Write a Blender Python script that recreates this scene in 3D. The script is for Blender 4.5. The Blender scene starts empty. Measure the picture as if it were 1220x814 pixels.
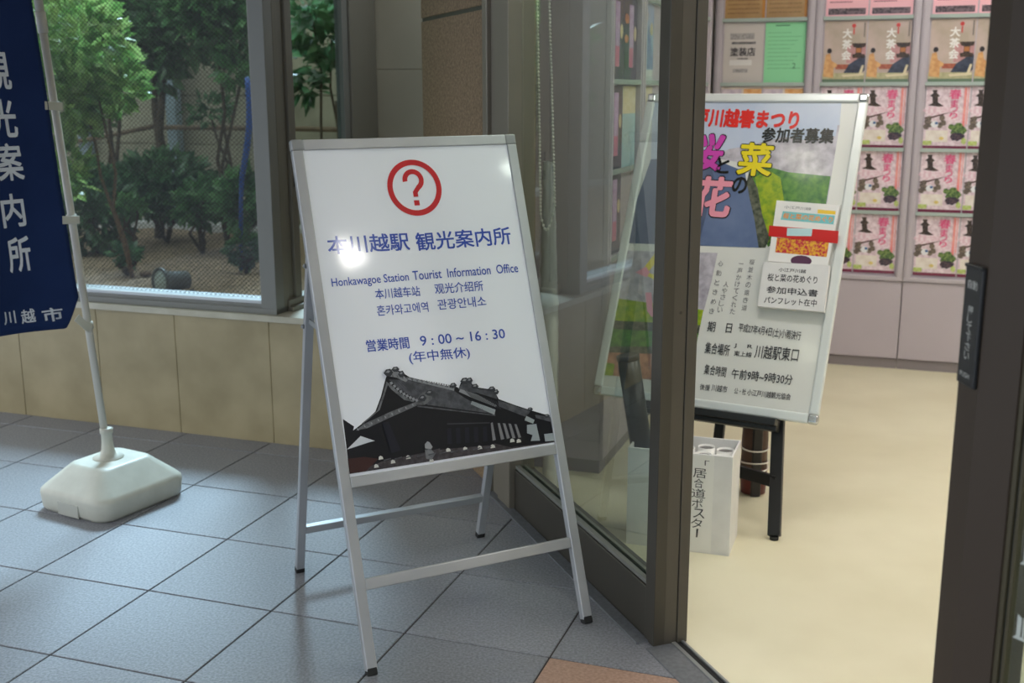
import bpy, bmesh, math, random
from mathutils import Vector, Matrix, noise
R = math.radians
V = Vector
random.seed(7)
scene = bpy.context.scene
COL = scene.collection

# ---------------------------------------------------------------- camera, sky, sun, exposure
F_PX, PITCH, ROLL, CAM_H = 1346.72, 0.217949, 0.001557, 1.39278
cam_data = bpy.data.cameras.new('camera')
cam_data.sensor_width = 36.0
cam_data.lens = F_PX / 1220.0 * 36.0
cam_data.clip_start = 0.05
cam_data.dof.use_dof = True
cam_data.dof.focus_distance = 2.85
cam_data.dof.aperture_fstop = 4.2
cam = bpy.data.objects.new('camera', cam_data)
COL.objects.link(cam)
cam.matrix_world = Matrix.Translation((0, 0, CAM_H)) @ Matrix.Rotation(math.pi / 2 - PITCH, 4, 'X') @ Matrix.Rotation(-ROLL, 4, 'Z')
scene.camera = cam

world = bpy.data.worlds.new('overcast_sky')
scene.world = world
world.use_nodes = True
bg = world.node_tree.nodes['Background']
bg.inputs['Color'].default_value = (0.92, 0.97, 1.0, 1)
bg.inputs['Strength'].default_value = 2.7

A = V((math.cos(R(-19.5)), math.sin(R(-19.5)), 0))       # along the window wall, to the right
L = V((-A.y, A.x, 0))                                    # from the passage towards the garden
W0 = V((-0.821, 4.336, 0))                               # a point at the foot of the window wall
D = V((math.cos(R(-70)), math.sin(R(-70)), 0))           # along the glass front, towards the viewer
N = V((-D.y, D.x, 0))                                    # into the office
D0 = V((0.361, 2.659, 0))                                # outer foot of the door post
B0 = V((1.9737, 5.6183, 0))                              # foot of the display cabinets
UP = V((0, 0, 1))

sun_data = bpy.data.lights.new('sky_glow', 'SUN')
sun_data.energy = 16.0
sun_data.angle = R(15)
sun_data.color = (0.60, 0.75, 1.0)
sun = bpy.data.objects.new('sky_glow', sun_data)
COL.objects.link(sun)
sun_dir = ((-L * math.cos(R(24)) + A * math.sin(R(24))) * math.cos(R(46.5)) - UP * math.sin(R(46.5)))
sun.rotation_euler = sun_dir.to_track_quat('-Z', 'Y').to_euler()

LAMP_STRENGTH = 16.5
scene.view_settings.view_transform = 'Standard'
scene.view_settings.look = 'None'
scene.view_settings.gamma = 1.0
scene.view_settings.use_curve_mapping = False
scene.view_settings.exposure = 0.0
scene.cycles.use_denoising = True
scene.cycles.max_bounces = 10
scene.cycles.transparent_max_bounces = 24
scene.cycles.caustics_reflective = False
scene.cycles.caustics_refractive = False

# ---------------------------------------------------------------- materials
def lin(c):
    r = []
    for v in c[:3]:
        v = v / 255.0
        r.append(v / 12.92 if v <= 0.04045 else ((v + 0.055) / 1.055) ** 2.4)
    return (r[0], r[1], r[2], 1.0)

def mat(name, rgb, rough=0.5, metal=0.0, spec=0.5, rgb2=None, scale=20.0, detail=4.0, coat=0.0, bump=0.0, bump_scale=None, lo=0.35, hi=0.65, stretch=None, trans=0.0):
    m = bpy.data.materials.new(name)
    m.use_nodes = True
    nt = m.node_tree
    p = nt.nodes['Principled BSDF']
    p.inputs['Base Color'].default_value = lin(rgb)
    p.inputs['Roughness'].default_value = rough
    p.inputs['Metallic'].default_value = metal
    p.inputs['Specular IOR Level'].default_value = spec
    p.inputs['Coat Weight'].default_value = coat
    p.inputs['Coat Roughness'].default_value = 0.08
    if trans:
        p.inputs['Subsurface Weight'].default_value = 0.0
    if rgb2 is not None or bump:
        tc = nt.nodes.new('ShaderNodeTexCoord')
        src = tc.outputs['Object']
        if stretch:
            mp = nt.nodes.new('ShaderNodeMapping')
            mp.inputs['Scale'].default_value = stretch
            nt.links.new(src, mp.inputs['Vector'])
            src = mp.outputs['Vector']
    if rgb2 is not None:
        nz = nt.nodes.new('ShaderNodeTexNoise')
        nz.inputs['Scale'].default_value = scale
        nz.inputs['Detail'].default_value = detail
        rp = nt.nodes.new('ShaderNodeValToRGB')
        rp.color_ramp.elements[0].position = lo
        rp.color_ramp.elements[0].color = lin(rgb)
        rp.color_ramp.elements[1].position = hi
        rp.color_ramp.elements[1].color = lin(rgb2)
        nt.links.new(src, nz.inputs['Vector'])
        nt.links.new(nz.outputs['Fac'], rp.inputs['Fac'])
        nt.links.new(rp.outputs['Color'], p.inputs['Base Color'])
    if bump:
        nb = nt.nodes.new('ShaderNodeTexNoise')
        nb.inputs['Scale'].default_value = bump_scale or scale
        nb.inputs['Detail'].default_value = 3
        bp = nt.nodes.new('ShaderNodeBump')
        bp.inputs['Strength'].default_value = bump
        bp.inputs['Distance'].default_value = 0.004
        nt.links.new(src, nb.inputs['Vector'])
        nt.links.new(nb.outputs['Fac'], bp.inputs['Height'])
        nt.links.new(bp.outputs['Normal'], p.inputs['Normal'])
    return m

def glass_mat(name, tint=(235, 242, 240), gain=1.6, wire=None, haze=0.0):
    m = bpy.data.materials.new(name)
    m.use_nodes = True
    nt = m.node_tree
    for n in list(nt.nodes):
        if n.type != 'OUTPUT_MATERIAL':
            nt.nodes.remove(n)
    out = [n for n in nt.nodes if n.type == 'OUTPUT_MATERIAL'][0]
    tr = nt.nodes.new('ShaderNodeBsdfTransparent')
    tr.inputs['Color'].default_value = lin(tint)
    gl = nt.nodes.new('ShaderNodeBsdfGlossy')
    gl.inputs['Roughness'].default_value = 0.0
    fr = nt.nodes.new('ShaderNodeFresnel')
    fr.inputs['IOR'].default_value = 1.5
    mu = nt.nodes.new('ShaderNodeMath')
    mu.operation = 'MULTIPLY'
    mu.use_clamp = True
    mu.inputs[1].default_value = gain
    mx = nt.nodes.new('ShaderNodeMixShader')
    ge = nt.nodes.new('ShaderNodeNewGeometry')
    fs = nt.nodes.new('ShaderNodeMath')           # only the face turned to the viewer reflects
    fs.operation = 'SUBTRACT'
    fs.inputs[0].default_value = 1.0
    m2 = nt.nodes.new('ShaderNodeMath')
    m2.operation = 'MULTIPLY'
    nt.links.new(fr.outputs['Fac'], mu.inputs[0])
    nt.links.new(ge.outputs['Backfacing'], fs.inputs[1])
    nt.links.new(mu.outputs[0], m2.inputs[0])
    nt.links.new(fs.outputs[0], m2.inputs[1])
    nt.links.new(m2.outputs[0], mx.inputs['Fac'])
    nt.links.new(tr.outputs[0], mx.inputs[1])
    nt.links.new(gl.outputs[0], mx.inputs[2])
    last = mx
    if wire:
        # embedded diagonal wire mesh of the safety glass
        tc = nt.nodes.new('ShaderNodeTexCoord')
        sx = nt.nodes.new('ShaderNodeSeparateXYZ')
        nt.links.new(tc.outputs['Object'], sx.inputs[0])
        fac = []
        for sgn in (1, -1):
            a = nt.nodes.new('ShaderNodeMath'); a.operation = 'MULTIPLY_ADD'
            a.inputs[1].default_value = sgn * 0.85
            nt.links.new(sx.outputs['X'], a.inputs[0]); nt.links.new(sx.outputs['Y'], a.inputs[2])
            s = nt.nodes.new('ShaderNodeMath'); s.operation = 'DIVIDE'; s.inputs[1].default_value = wire
            nt.links.new(a.outputs[0], s.inputs[0])
            f = nt.nodes.new('ShaderNodeMath'); f.operation = 'FRACT'
            nt.links.new(s.outputs[0], f.inputs[0])
            g = nt.nodes.new('ShaderNodeMath'); g.operation = 'LESS_THAN'; g.inputs[1].default_value = 0.075
            nt.links.new(f.outputs[0], g.inputs[0])
            fac.append(g)
        mxm = nt.nodes.new('ShaderNodeMath'); mxm.operation = 'MAXIMUM'
        nt.links.new(fac[0].outputs[0], mxm.inputs[0]); nt.links.new(fac[1].outputs[0], mxm.inputs[1])
        df = nt.nodes.new('ShaderNodeBsdfDiffuse'); df.inputs['Color'].default_value = lin((70, 70, 64))
        mw = nt.nodes.new('ShaderNodeMixShader')
        nt.links.new(mxm.outputs[0], mw.inputs['Fac'])
        nt.links.new(last.outputs[0], mw.inputs[1]); nt.links.new(df.outputs[0], mw.inputs[2])
        last = mw
    if haze:
        df = nt.nodes.new('ShaderNodeBsdfDiffuse'); df.inputs['Color'].default_value = lin((235, 238, 240))
        mh = nt.nodes.new('ShaderNodeMixShader'); mh.inputs['Fac'].default_value = haze
        nt.links.new(last.outputs[0], mh.inputs[1]); nt.links.new(df.outputs[0], mh.inputs[2])
        last = mh
    nt.links.new(last.outputs[0], out.inputs['Surface'])
    return m

def lamp_mat(name, rgb, strength):
    m = bpy.data.materials.new(name)
    m.use_nodes = True
    p = m.node_tree.nodes['Principled BSDF']
    p.inputs['Base Color'].default_value = (0.9, 0.9, 0.9, 1)
    p.inputs['Emission Color'].default_value = lin(rgb)
    p.inputs['Emission Strength'].default_value = strength
    return m

def leaf_mat(name, rgb, rgb2, rough=0.28, scale=9.0):
    m = mat(name, rgb, rough, spec=0.9, rgb2=rgb2, scale=scale, detail=2, lo=0.4, hi=0.6)
    nt = m.node_tree
    p = nt.nodes['Principled BSDF']
    out = [n for n in nt.nodes if n.type == 'OUTPUT_MATERIAL'][0]
    tl = nt.nodes.new('ShaderNodeBsdfTranslucent')
    rp = [n for n in nt.nodes if n.type == 'VALTORGB'][0]
    nt.links.new(rp.outputs['Color'], tl.inputs['Color'])
    mx = nt.nodes.new('ShaderNodeMixShader')
    mx.inputs['Fac'].default_value = 0.42
    nt.links.new(p.outputs[0], mx.inputs[1]); nt.links.new(tl.outputs[0], mx.inputs[2])
    nt.links.new(mx.outputs[0], out.inputs['Surface'])
    return m

M = {}
M['tile'] = mat('grey_floor_tile', (112, 113, 119), 0.42, rgb2=(142, 143, 149), scale=140, detail=6, bump=0.12, bump_scale=220)
M['tile_b'] = mat('grey_floor_tile_pale', (118, 119, 125), 0.42, rgb2=(148, 149, 155), scale=140, detail=6, bump=0.12, bump_scale=220)
M['tile_c'] = mat('terracotta_floor_tile', (152, 122, 106), 0.5, rgb2=(176, 146, 128), scale=120, detail=6, bump=0.1, bump_scale=220)
M['grout'] = mat('dark_grout', (62, 58, 56), 0.9)
M['marble'] = mat('beige_stone_panel', (158, 144, 110), 0.42, rgb2=(180, 165, 130), scale=5, detail=8, lo=0.3, hi=0.7)
M['ledge'] = mat('cream_stone_ledge', (205, 200, 182), 0.4, rgb2=(186, 180, 160), scale=8, detail=6)
M['stone'] = mat('brown_granite', (112, 92, 68), 0.75, rgb2=(150, 126, 96), scale=110, detail=8, bump=0.1, bump_scale=160)
M['panel'] = mat('olive_grey_wall_tile', (172, 166, 146), 0.5, rgb2=(180, 174, 154), scale=3)
M['alu_frame'] = mat('grey_aluminium_window_frame', (128, 128, 122), 0.42, 0.15)
M['alu_dark'] = mat('warm_grey_window_frame', (122, 118, 106), 0.5, 0.1)
M['bronze'] = mat('bronze_door_frame', (84, 79, 71), 0.45, 0.3, rgb2=(89, 84, 76), scale=3, stretch=(1, 1, 0.15))
M['jamb'] = mat('grey_bronze_jamb', (128, 121, 108), 0.42, 0.25, rgb2=(134, 127, 114), scale=3, stretch=(1, 1, 0.15))
M['bronze_dark'] = mat('dark_bronze_door_frame', (74, 70, 62), 0.42, 0.35)
M['bronze_leaf'] = mat('dark_brown_door_stile', (68, 58, 49), 0.55, 0.0, 0.3)
M['bronze_lip'] = mat('olive_brown_door_stile_edge', (76, 70, 52), 0.5, 0.0, 0.4)
M['gasket'] = mat('black_rubber_gasket', (38, 44, 42), 0.6)
M['glass_win'] = glass_mat('wired_window_glass', (214, 222, 218), 0.8, wire=0.018)
M['glass_side'] = glass_mat('side_window_glass', (206, 214, 210), 0.7)
M['glass_door'] = glass_mat('front_glass', (226, 234, 230), 2.0)
M['concrete'] = mat('garden_wall_concrete', (178, 170, 150), 0.85, rgb2=(150, 143, 126), scale=3, detail=6)
M['soil'] = mat('garden_soil', (120, 100, 82), 0.95, rgb2=(166, 142, 118), scale=26, detail=9, bump=0.6, bump_scale=40)
M['vinyl'] = mat('cream_vinyl_floor', (232, 225, 196), 0.32, rgb2=(222, 214, 183), scale=2.5, detail=3)
M['office_wall'] = mat('white_office_wall', (226, 222, 214), 0.8)
M['office_ceiling'] = mat('white_office_ceiling', (236, 236, 232), 0.85)
M['passage_ceiling'] = mat('grey_passage_ceiling', (150, 150, 146), 0.8)
M['threshold'] = mat('grey_threshold_stone', (96, 98, 102), 0.5, rgb2=(110, 112, 116), scale=90)
M['sill'] = mat('sky_lit_aluminium_sill', (206, 210, 212), 0.3, 0.1)  # aluminium lightened to paint the sky's brightness on the frame top
M['steel'] = mat('steel_track', (170, 172, 172), 0.3, 0.7)
M['asphalt'] = mat('street_asphalt', (92, 92, 94), 0.9, rgb2=(104, 104, 106), scale=40)
M['sky_blocker'] = mat('grey_sky_blocker', (120, 118, 114), 0.8)
M['black'] = mat('black_slot', (14, 14, 14), 0.7)
M['lilac'] = mat('lilac_grey_laminate', (184, 175, 184), 0.45, rgb2=(188, 179, 188), scale=2)
M['lilac_dark'] = mat('lilac_grey_plinth', (138, 130, 134), 0.5)
M['lilac_post'] = mat('lilac_cabinet_post', (190, 182, 190), 0.35, 0.1)
M['acrylic'] = mat('greenish_acrylic_ledge', (176, 190, 184), 0.2, 0, 0.7)
M['lamp'] = lamp_mat('fluorescent_panel', (255, 252, 247), LAMP_STRENGTH)
M['spot'] = lamp_mat('bright_ceiling_lamp', (255, 252, 246), 110.0)
M['strip'] = lamp_mat('passage_strip_lamp', (255, 240, 218), 27.0)
M['white_plastic'] = mat('white_plastic', (204, 203, 190), 0.45, rgb2=(194, 193, 180), scale=14)
M['pole'] = mat('cream_plastic_pole', (204, 200, 188), 0.4)
M['navy'] = mat('navy_banner_cloth', (27, 45, 86), 0.85, rgb2=(31, 50, 94), scale=6, spec=0.2)
M['banner_white'] = mat('white_banner_print', (224, 228, 234), 0.8, spec=0.2)
M['alu'] = mat('brushed_aluminium', (180, 182, 185), 0.36, 0.45, rgb2=(172, 174, 177), scale=6)
M['alu_cap'] = mat('grey_corner_cap', (150, 152, 152), 0.45, 0.3)
M['rubber'] = mat('black_rubber', (24, 24, 24), 0.7)
M['panel_white'] = mat('white_sign_sheet', (240, 243, 250), 0.5, spec=0.3, coat=0.4)
M['sign_blue'] = mat('blue_sign_lettering', (50, 80, 176), 0.5, spec=0.3, coat=0.4)
M['sign_red'] = mat('red_sign_emblem', (204, 34, 42), 0.5, spec=0.3, coat=0.4)
for k, c in dict(dark=(24, 24, 29), sky=(206, 210, 216), roofA=(92, 94, 100), roofB=(120, 122, 126), roofC=(146, 148, 152), light=(158, 166, 170), sheen=(31, 32, 42), pillar=(128, 128, 132), low=(78, 73, 77), rust=(62, 38, 36), cap=(206, 206, 200), ridge=(58, 60, 66)).items():
    if k in ('roofA', 'low', 'roofB'):
        M['s_' + k] = mat('sign_picture_' + k, c, 0.5, spec=0.2, coat=0.15, rgb2=tuple(int(v * 0.72) for v in c), scale=70, detail=5)
    else:
        M['s_' + k] = mat('sign_picture_' + k, c, 0.5, spec=0.2, coat=0.15)
M['board_white'] = mat('white_poster_paper', (226, 226, 220), 0.25, coat=0.4)
M['board_frame'] = mat('white_board_frame', (224, 228, 226), 0.3, 0.2)
M['chrome'] = mat('chrome_corner', (200, 202, 204), 0.18, 0.9)
PAL = dict(sky=((188, 200, 222), (206, 214, 230), 5), cherry=((164, 158, 168), (206, 201, 210), 34), green=((52, 104, 48), (98, 150, 62), 50),
           lime=((104, 148, 40), (176, 190, 40), 45), shrub=((40, 52, 40), (110, 112, 96), 60), river=((86, 104, 142), (118, 134, 168), 6),
           river2=((70, 84, 114), (96, 108, 136), 8), peach=((214, 150, 120), (150, 100, 84), 40))
for k, (c1, c2, s) in PAL.items():
    M['b_' + k] = mat('poster_' + k, c1, 0.25, rgb2=c2, scale=s, detail=7, coat=0.4, lo=0.33, hi=0.67)
for k, c in dict(red=(222, 46, 40), blk=(24, 24, 26), yel=(236, 216, 34), mag=(206, 72, 176), pnk=(240, 158, 176), txt=(56, 54, 58), gry=(120, 118, 122)).items():
    M['b_' + k] = mat('poster_ink_' + k, c, 0.25, coat=0.4)
M['red_tape'] = mat('red_tape', (204, 34, 34), 0.3)
M['pale_card'] = mat('pale_blue_card', (186, 220, 224), 0.5)
M['card_box'] = mat('white_cardboard', (232, 230, 228), 0.6, rgb2=(224, 222, 220), scale=12)
M['paper'] = mat('white_paper', (236, 234, 230), 0.6)
M['ink'] = mat('black_ink', (40, 40, 44), 0.6)
M['easel'] = mat('black_lacquered_wood', (16, 16, 18), 0.4)
M['tube'] = mat('dark_olive_tube', (30, 32, 28), 0.3, 0.1)
M['bundle_red'] = mat('dark_red_leather', (96, 30, 28), 0.4)
M['bundle_brown'] = mat('brown_leather', (80, 54, 42), 0.45)
M['bundle_black'] = mat('black_leather', (34, 30, 30), 0.45)
M['cord'] = mat('white_cord', (226, 220, 212), 0.7)
M['wrap'] = glass_mat('clear_plastic_wrap', (226, 228, 226), 3.0, haze=0.35)
M['roll_inside'] = mat('shaded_rolled_paper', (112, 110, 108), 0.7)  # white paper darkened to paint the shade inside the rolls
M['grip'] = mat('shaded_white_plastic', (182, 182, 172), 0.5)  # darker plastic paints the shade of the grip recess
M['bead'] = mat('white_bead', (224, 222, 214), 0.4)
M['plate'] = mat('black_push_plate', (30, 30, 30), 0.35)
M['plate_ink'] = mat('white_plate_lettering', (206, 206, 200), 0.5)
M['etch'] = mat('white_glass_lettering', (196, 202, 196), 0.6)
M['bark'] = mat('brown_bark', (92, 76, 60), 0.9, rgb2=(62, 52, 44), scale=30)
M['bark_pale'] = mat('pale_brown_stem', (132, 104, 80), 0.85, rgb2=(104, 82, 64), scale=30)
M['bamboo'] = mat('weathered_bamboo', (128, 106, 84), 0.7, rgb2=(104, 86, 70), scale=20)
M['post'] = mat('galvanised_post', (150, 166, 178), 0.5, 0.3)
M['curb'] = mat('pale_concrete_curb', (206, 204, 204), 0.8)
M['hose'] = mat('blue_plastic_hose', (44, 84, 168), 0.45)
M['flood'] = mat('grey_cast_lamp_body', (96, 98, 96), 0.45, 0.3)
M['lens'] = mat('frosted_lamp_lens', (176, 188, 182), 0.25)
M['leaf_bright'] = leaf_mat('bright_green_leaf', (100, 148, 70), (166, 196, 116))
M['leaf_dark'] = leaf_mat('dark_green_leaf', (54, 94, 56), (100, 140, 92))
M['leaf_mid'] = leaf_mat('mid_green_leaf', (62, 110, 60), (112, 156, 100))
M['leaf_shrub'] = leaf_mat('shrub_leaf', (50, 92, 58), (104, 146, 100))

# ---------------------------------------------------------------- mesh building
class MB:
    def __init__(self):
        self.bm = bmesh.new()
    def merge(self, other, mi=0):
        for f in other.faces:
            f.material_index = mi
        me = bpy.data.meshes.new('tmp')
        other.to_mesh(me)
        other.free()
        self.bm.from_mesh(me)
        bpy.data.meshes.remove(me)
    def box(self, x0, x1, y0, y1, z0, z1, T=None, bevel=0.0, mi=0, seg=2):
        b = bmesh.new()
        bmesh.ops.create_cube(b, size=1.0)
        bmesh.ops.scale(b, vec=(x1 - x0, y1 - y0, z1 - z0), verts=b.verts)
        bmesh.ops.translate(b, vec=((x0 + x1) / 2, (y0 + y1) / 2, (z0 + z1) / 2), verts=b.verts)
        if bevel:
            bmesh.ops.bevel(b, geom=list(b.edges), offset=bevel, segments=seg, affect='EDGES', profile=0.5)
        if T is not None:
            bmesh.ops.transform(b, matrix=T, verts=b.verts)
        self.merge(b, mi)
        return self
    def bar(self, p0, p1, w, d, side, bevel=0.002, mi=0):
        """box from p0 to p1, w wide along 'side', d deep across it"""
        p0, p1 = V(p0), V(p1)
        y = (p1 - p0).normalized()
        x = (V(side) - y * V(side).dot(y)).normalized()
        z = x.cross(y)
        T = Matrix((x, y, z)).transposed().to_4x4()
        T.translation = p0
        return self.box(-w / 2, w / 2, 0, (p1 - p0).length, -d / 2, d / 2, T, bevel, mi)
    def tube(self, pts, r, seg=10, mi=0, caps=True):
        pts = [V(p) for p in pts]
        rs = r if isinstance(r, (list, tuple)) else [r] * len(pts)
        b = bmesh.new()
        rings = []
        ref = None
        for i, p in enumerate(pts):
            t = (pts[min(i + 1, len(pts) - 1)] - pts[max(i - 1, 0)]).normalized()
            if ref is None:
                ref = V((1, 0, 0)) if abs(t.x) < 0.8 else V((0, 1, 0))
            x = (ref - t * ref.dot(t)).normalized()
            ref = x
            y = t.cross(x)
            rings.append([b.verts.new(p + (x * math.cos(2 * math.pi * k / seg) + y * math.sin(2 * math.pi * k / seg)) * rs[i]) for k in range(seg)])
        for i in range(len(rings) - 1):
            for k in range(seg):
                f = b.faces.new((rings[i][k], rings[i][(k + 1) % seg], rings[i + 1][(k + 1) % seg], rings[i + 1][k]))
                f.smooth = True
        if caps:
            b.faces.new(list(reversed(rings[0])))
            b.faces.new(rings[-1])
        self.merge(b, mi)
        return self
    def lathe(self, prof, T=None, seg=24, mi=0, smooth=True):
        b = bmesh.new()
        rings = [[b.verts.new((r * math.cos(2 * math.pi * k / seg), r * math.sin(2 * math.pi * k / seg), z)) for k in range(seg)] for r, z in prof]
        for i in range(len(rings) - 1):
            for k in range(seg):
                f = b.faces.new((rings[i][k], rings[i][(k + 1) % seg], rings[i + 1][(k + 1) % seg], rings[i + 1][k]))
                f.smooth = smooth
        if prof[0][0] > 1e-4:
            b.faces.new(list(reversed(rings[0])))
        if prof[-1][0] > 1e-4:
            b.faces.new(rings[-1])
        bmesh.ops.remove_doubles(b, verts=b.verts, dist=1e-5)
        if T is not None:
            bmesh.ops.transform(b, matrix=T, verts=b.verts)
        self.merge(b, mi)
        return self
    def loft(self, rings, mi=0, smooth=False, caps=True):
        b = bmesh.new()
        vr = [[b.verts.new(p) for p in r] for r in rings]
        n = len(vr[0])
        for i in range(len(vr) - 1):
            for k in range(n):
                f = b.faces.new((vr[i][k], vr[i][(k + 1) % n], vr[i + 1][(k + 1) % n], vr[i + 1][k]))
                f.smooth = smooth
        if caps:
            b.faces.new(list(reversed(vr[0])))
            b.faces.new(vr[-1])
        self.merge(b, mi)
        return self
    def poly(self, pts, z, T=None, mi=0):
        b = bmesh.new()
        f = b.faces.new([b.verts.new((p[0], p[1], z)) for p in pts])
        f.normal_update()
        if f.normal.z < 0:
            f.normal_flip()
        bmesh.ops.triangulate(b, faces=b.faces[:])
        if T is not None:
            bmesh.ops.transform(b, matrix=T, verts=b.verts)
        self.merge(b, mi)
        return self
    def prism(self, pts, z0, z1, T=None, mi=0):
        b = bmesh.new()
        lo = [b.verts.new((p[0], p[1], z0)) for p in pts]
        hi = [b.verts.new((p[0], p[1], z1)) for p in pts]
        n = len(pts)
        b.faces.new(list(reversed(lo))); b.faces.new(hi)
        for k in range(n):
            b.faces.new((lo[k], lo[(k + 1) % n], hi[(k + 1) % n], hi[k]))
        bmesh.ops.recalc_face_normals(b, faces=b.faces[:])
        if T is not None:
            bmesh.ops.transform(b, matrix=T, verts=b.verts)
        self.merge(b, mi)
        return self
    def leaf(self, p, d, w, ln, mi=0):
        """one small folded leaf"""
        d = V(d).normalized()
        s = d.cross(V((random.uniform(-1, 1), random.uniform(-1, 1), random.uniform(-0.3, 1)))).normalized()
        n = s.cross(d)
        p = V(p)
        c = [p, p + d * ln * 0.45 + s * w / 2 + n * w * 0.12, p + d * ln - n * w * 0.1, p + d * ln * 0.45 - s * w / 2 + n * w * 0.12]
        vs = [self.bm.verts.new(q) for q in c]
        for f in (self.bm.faces.new((vs[0], vs[1], vs[2])), self.bm.faces.new((vs[0], vs[2], vs[3]))):
            f.material_index = mi
        return self
    def cut(self, point, normal):
        """remove what lies on the far side of a plane"""
        bmesh.ops.bisect_plane(self.bm, geom=self.bm.verts[:] + self.bm.edges[:] + self.bm.faces[:], plane_co=V(point), plane_no=V(normal), clear_outer=True)
        return self
    def build(self, name, mats, parent=None):
        me = bpy.data.meshes.new(name)
        if parent is not None:
            self.bm.transform(BASE[parent.name].inverted())
        self.bm.to_mesh(me)
        self.bm.free()
        for m in (mats if isinstance(mats, (list, tuple)) else [mats]):
            me.materials.append(m)
        o = bpy.data.objects.new(name, me)
        COL.objects.link(o)
        if parent is not None:
            o.parent = parent
            BASE[o.name] = BASE[parent.name]
        else:
            BASE[o.name] = Matrix.Identity(4)
        return o

BASE = {}
def thing(name, label, cat, T=None, group=None):
    o = bpy.data.objects.new(name, None)
    o.empty_display_size = 0.05
    COL.objects.link(o)
    T = Matrix.Identity(4) if T is None else (Matrix.Translation(T) if isinstance(T, Vector) else T)
    o.matrix_world = T
    BASE[o.name] = T.copy()
    return tag(o, label, cat, group)

def tag(o, label, cat, group=None, kind=None):
    o['label'] = label
    o['category'] = cat
    if group:
        o['group'] = group
    if kind:
        o['kind'] = kind
    return o

def struct(name, mb, mats, parent=None):
    o = mb.build(name, mats, parent)
    if parent is None:
        o['kind'] = 'structure'
    return o

def dup(root, T, label, group=None):
    r = root.copy()
    COL.objects.link(r)
    r.matrix_world = T
    r['label'] = label
    if group:
        r['group'] = group
    for ch in list(root.children):
        c = ch.copy()
        COL.objects.link(c)
        c.parent = r
        for g in list(ch.children):
            e = g.copy()
            COL.objects.link(e)
            e.parent = c
    return r

def frame(o, x, y):
    x, y = V(x).normalized(), V(y).normalized()
    z = x.cross(y).normalized()
    T = Matrix((x, y, z)).transposed().to_4x4()
    T.translation = V(o)
    return T

def wp(s, l=0.0, z=0.0): return W0 + A * s + L * l + UP * z
def dp(t, n=0.0, z=0.0): return D0 + D * t + N * n + UP * z
def bp(s, l=0.0, z=0.0): return B0 + A * s + L * l + UP * z

_cr, _cu, _cw = [cam.matrix_world.to_3x3() @ V(v) for v in ((1, 0, 0), (0, 1, 0), (0, 0, -1))]
def seen(px, py, y):
    """the point of the place that stands at depth y along this line of sight"""
    d = _cw + _cr * ((px - 610) / F_PX) - _cu * ((py - 407) / F_PX)
    return V((0, 0, CAM_H)) + d * (y / d.y)

def text_bm(s, bold=0.0):
    cu = bpy.data.curves.new('t', 'FONT')
    cu.body = s
    cu.size = 1.0
    cu.resolution_u = 3
    o = bpy.data.objects.new('t', cu)
    COL.objects.link(o)
    dg = bpy.context.evaluated_depsgraph_get()
    me = bpy.data.meshes.new_from_object(o.evaluated_get(dg))
    b = bmesh.new()
    b.from_mesh(me)
    if bold:                                       # a heavier weight: the same strokes set again a little to each side
        n = 4 if bold < 0.02 else 8
        for k in range(n):
            q = me.copy()
            q.transform(Matrix.Translation((bold * math.cos(2 * math.pi * (k + 0.5) / n), bold * math.sin(2 * math.pi * (k + 0.5) / n), -0.00003 * (k + 1))))
            b.from_mesh(q)
            bpy.data.meshes.remove(q)
    bpy.data.objects.remove(o)
    bpy.data.curves.remove(cu)
    bpy.data.meshes.remove(me)
    return b

def put_text(mb, s, a, b_, c, z, T, mi=0, bold=0.0, latin=False):
    """write s so that its box runs from a (bottom left) to b_ (bottom right) and up to c (top left), on the plane z of T"""
    b = text_bm(s, bold)
    if not b.verts:
        b.free()
        return
    xs = [v.co.x for v in b.verts]; ys = [v.co.y for v in b.verts]
    x0, x1 = min(xs), max(xs)
    y0, y1 = (0.0, 0.727) if latin else (min(ys), max(ys))
    if y1 - y0 < 0.3 and not latin:                # flat characters keep their height
        y0, y1 = (y0 + y1) / 2 - 0.42, (y0 + y1) / 2 + 0.42
    a, b_, c = V(a), V(b_), V(c)
    ex, ey = (b_ - a) / (x1 - x0), (c - a) / (y1 - y0)
    for v in b.verts:
        q = a + ex * (v.co.x - x0) + ey * (v.co.y - y0)
        v.co = T @ V((q.x, q.y, z + v.co.z))
    b.normal_update()
    nz = T.to_3x3() @ V((0, 0, 1))
    for f in b.faces:
        if f.normal.dot(nz) < 0:
            f.normal_flip()
    mb.merge(b, mi)

def upright(mb, s, x0, x1, y0, y1, z, T, mi=0, bold=0.0, latin=False):
    put_text(mb, s, (x0, y0), (x1, y0), (x0, y1), z, T, mi, bold, latin)

def art(mb, items, order, T, z0, dz=0.00012):
    for k, (m, pts) in enumerate(items):
        mb.poly(pts, z0 + dz * (k + 1), T, order.index(m))

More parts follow.
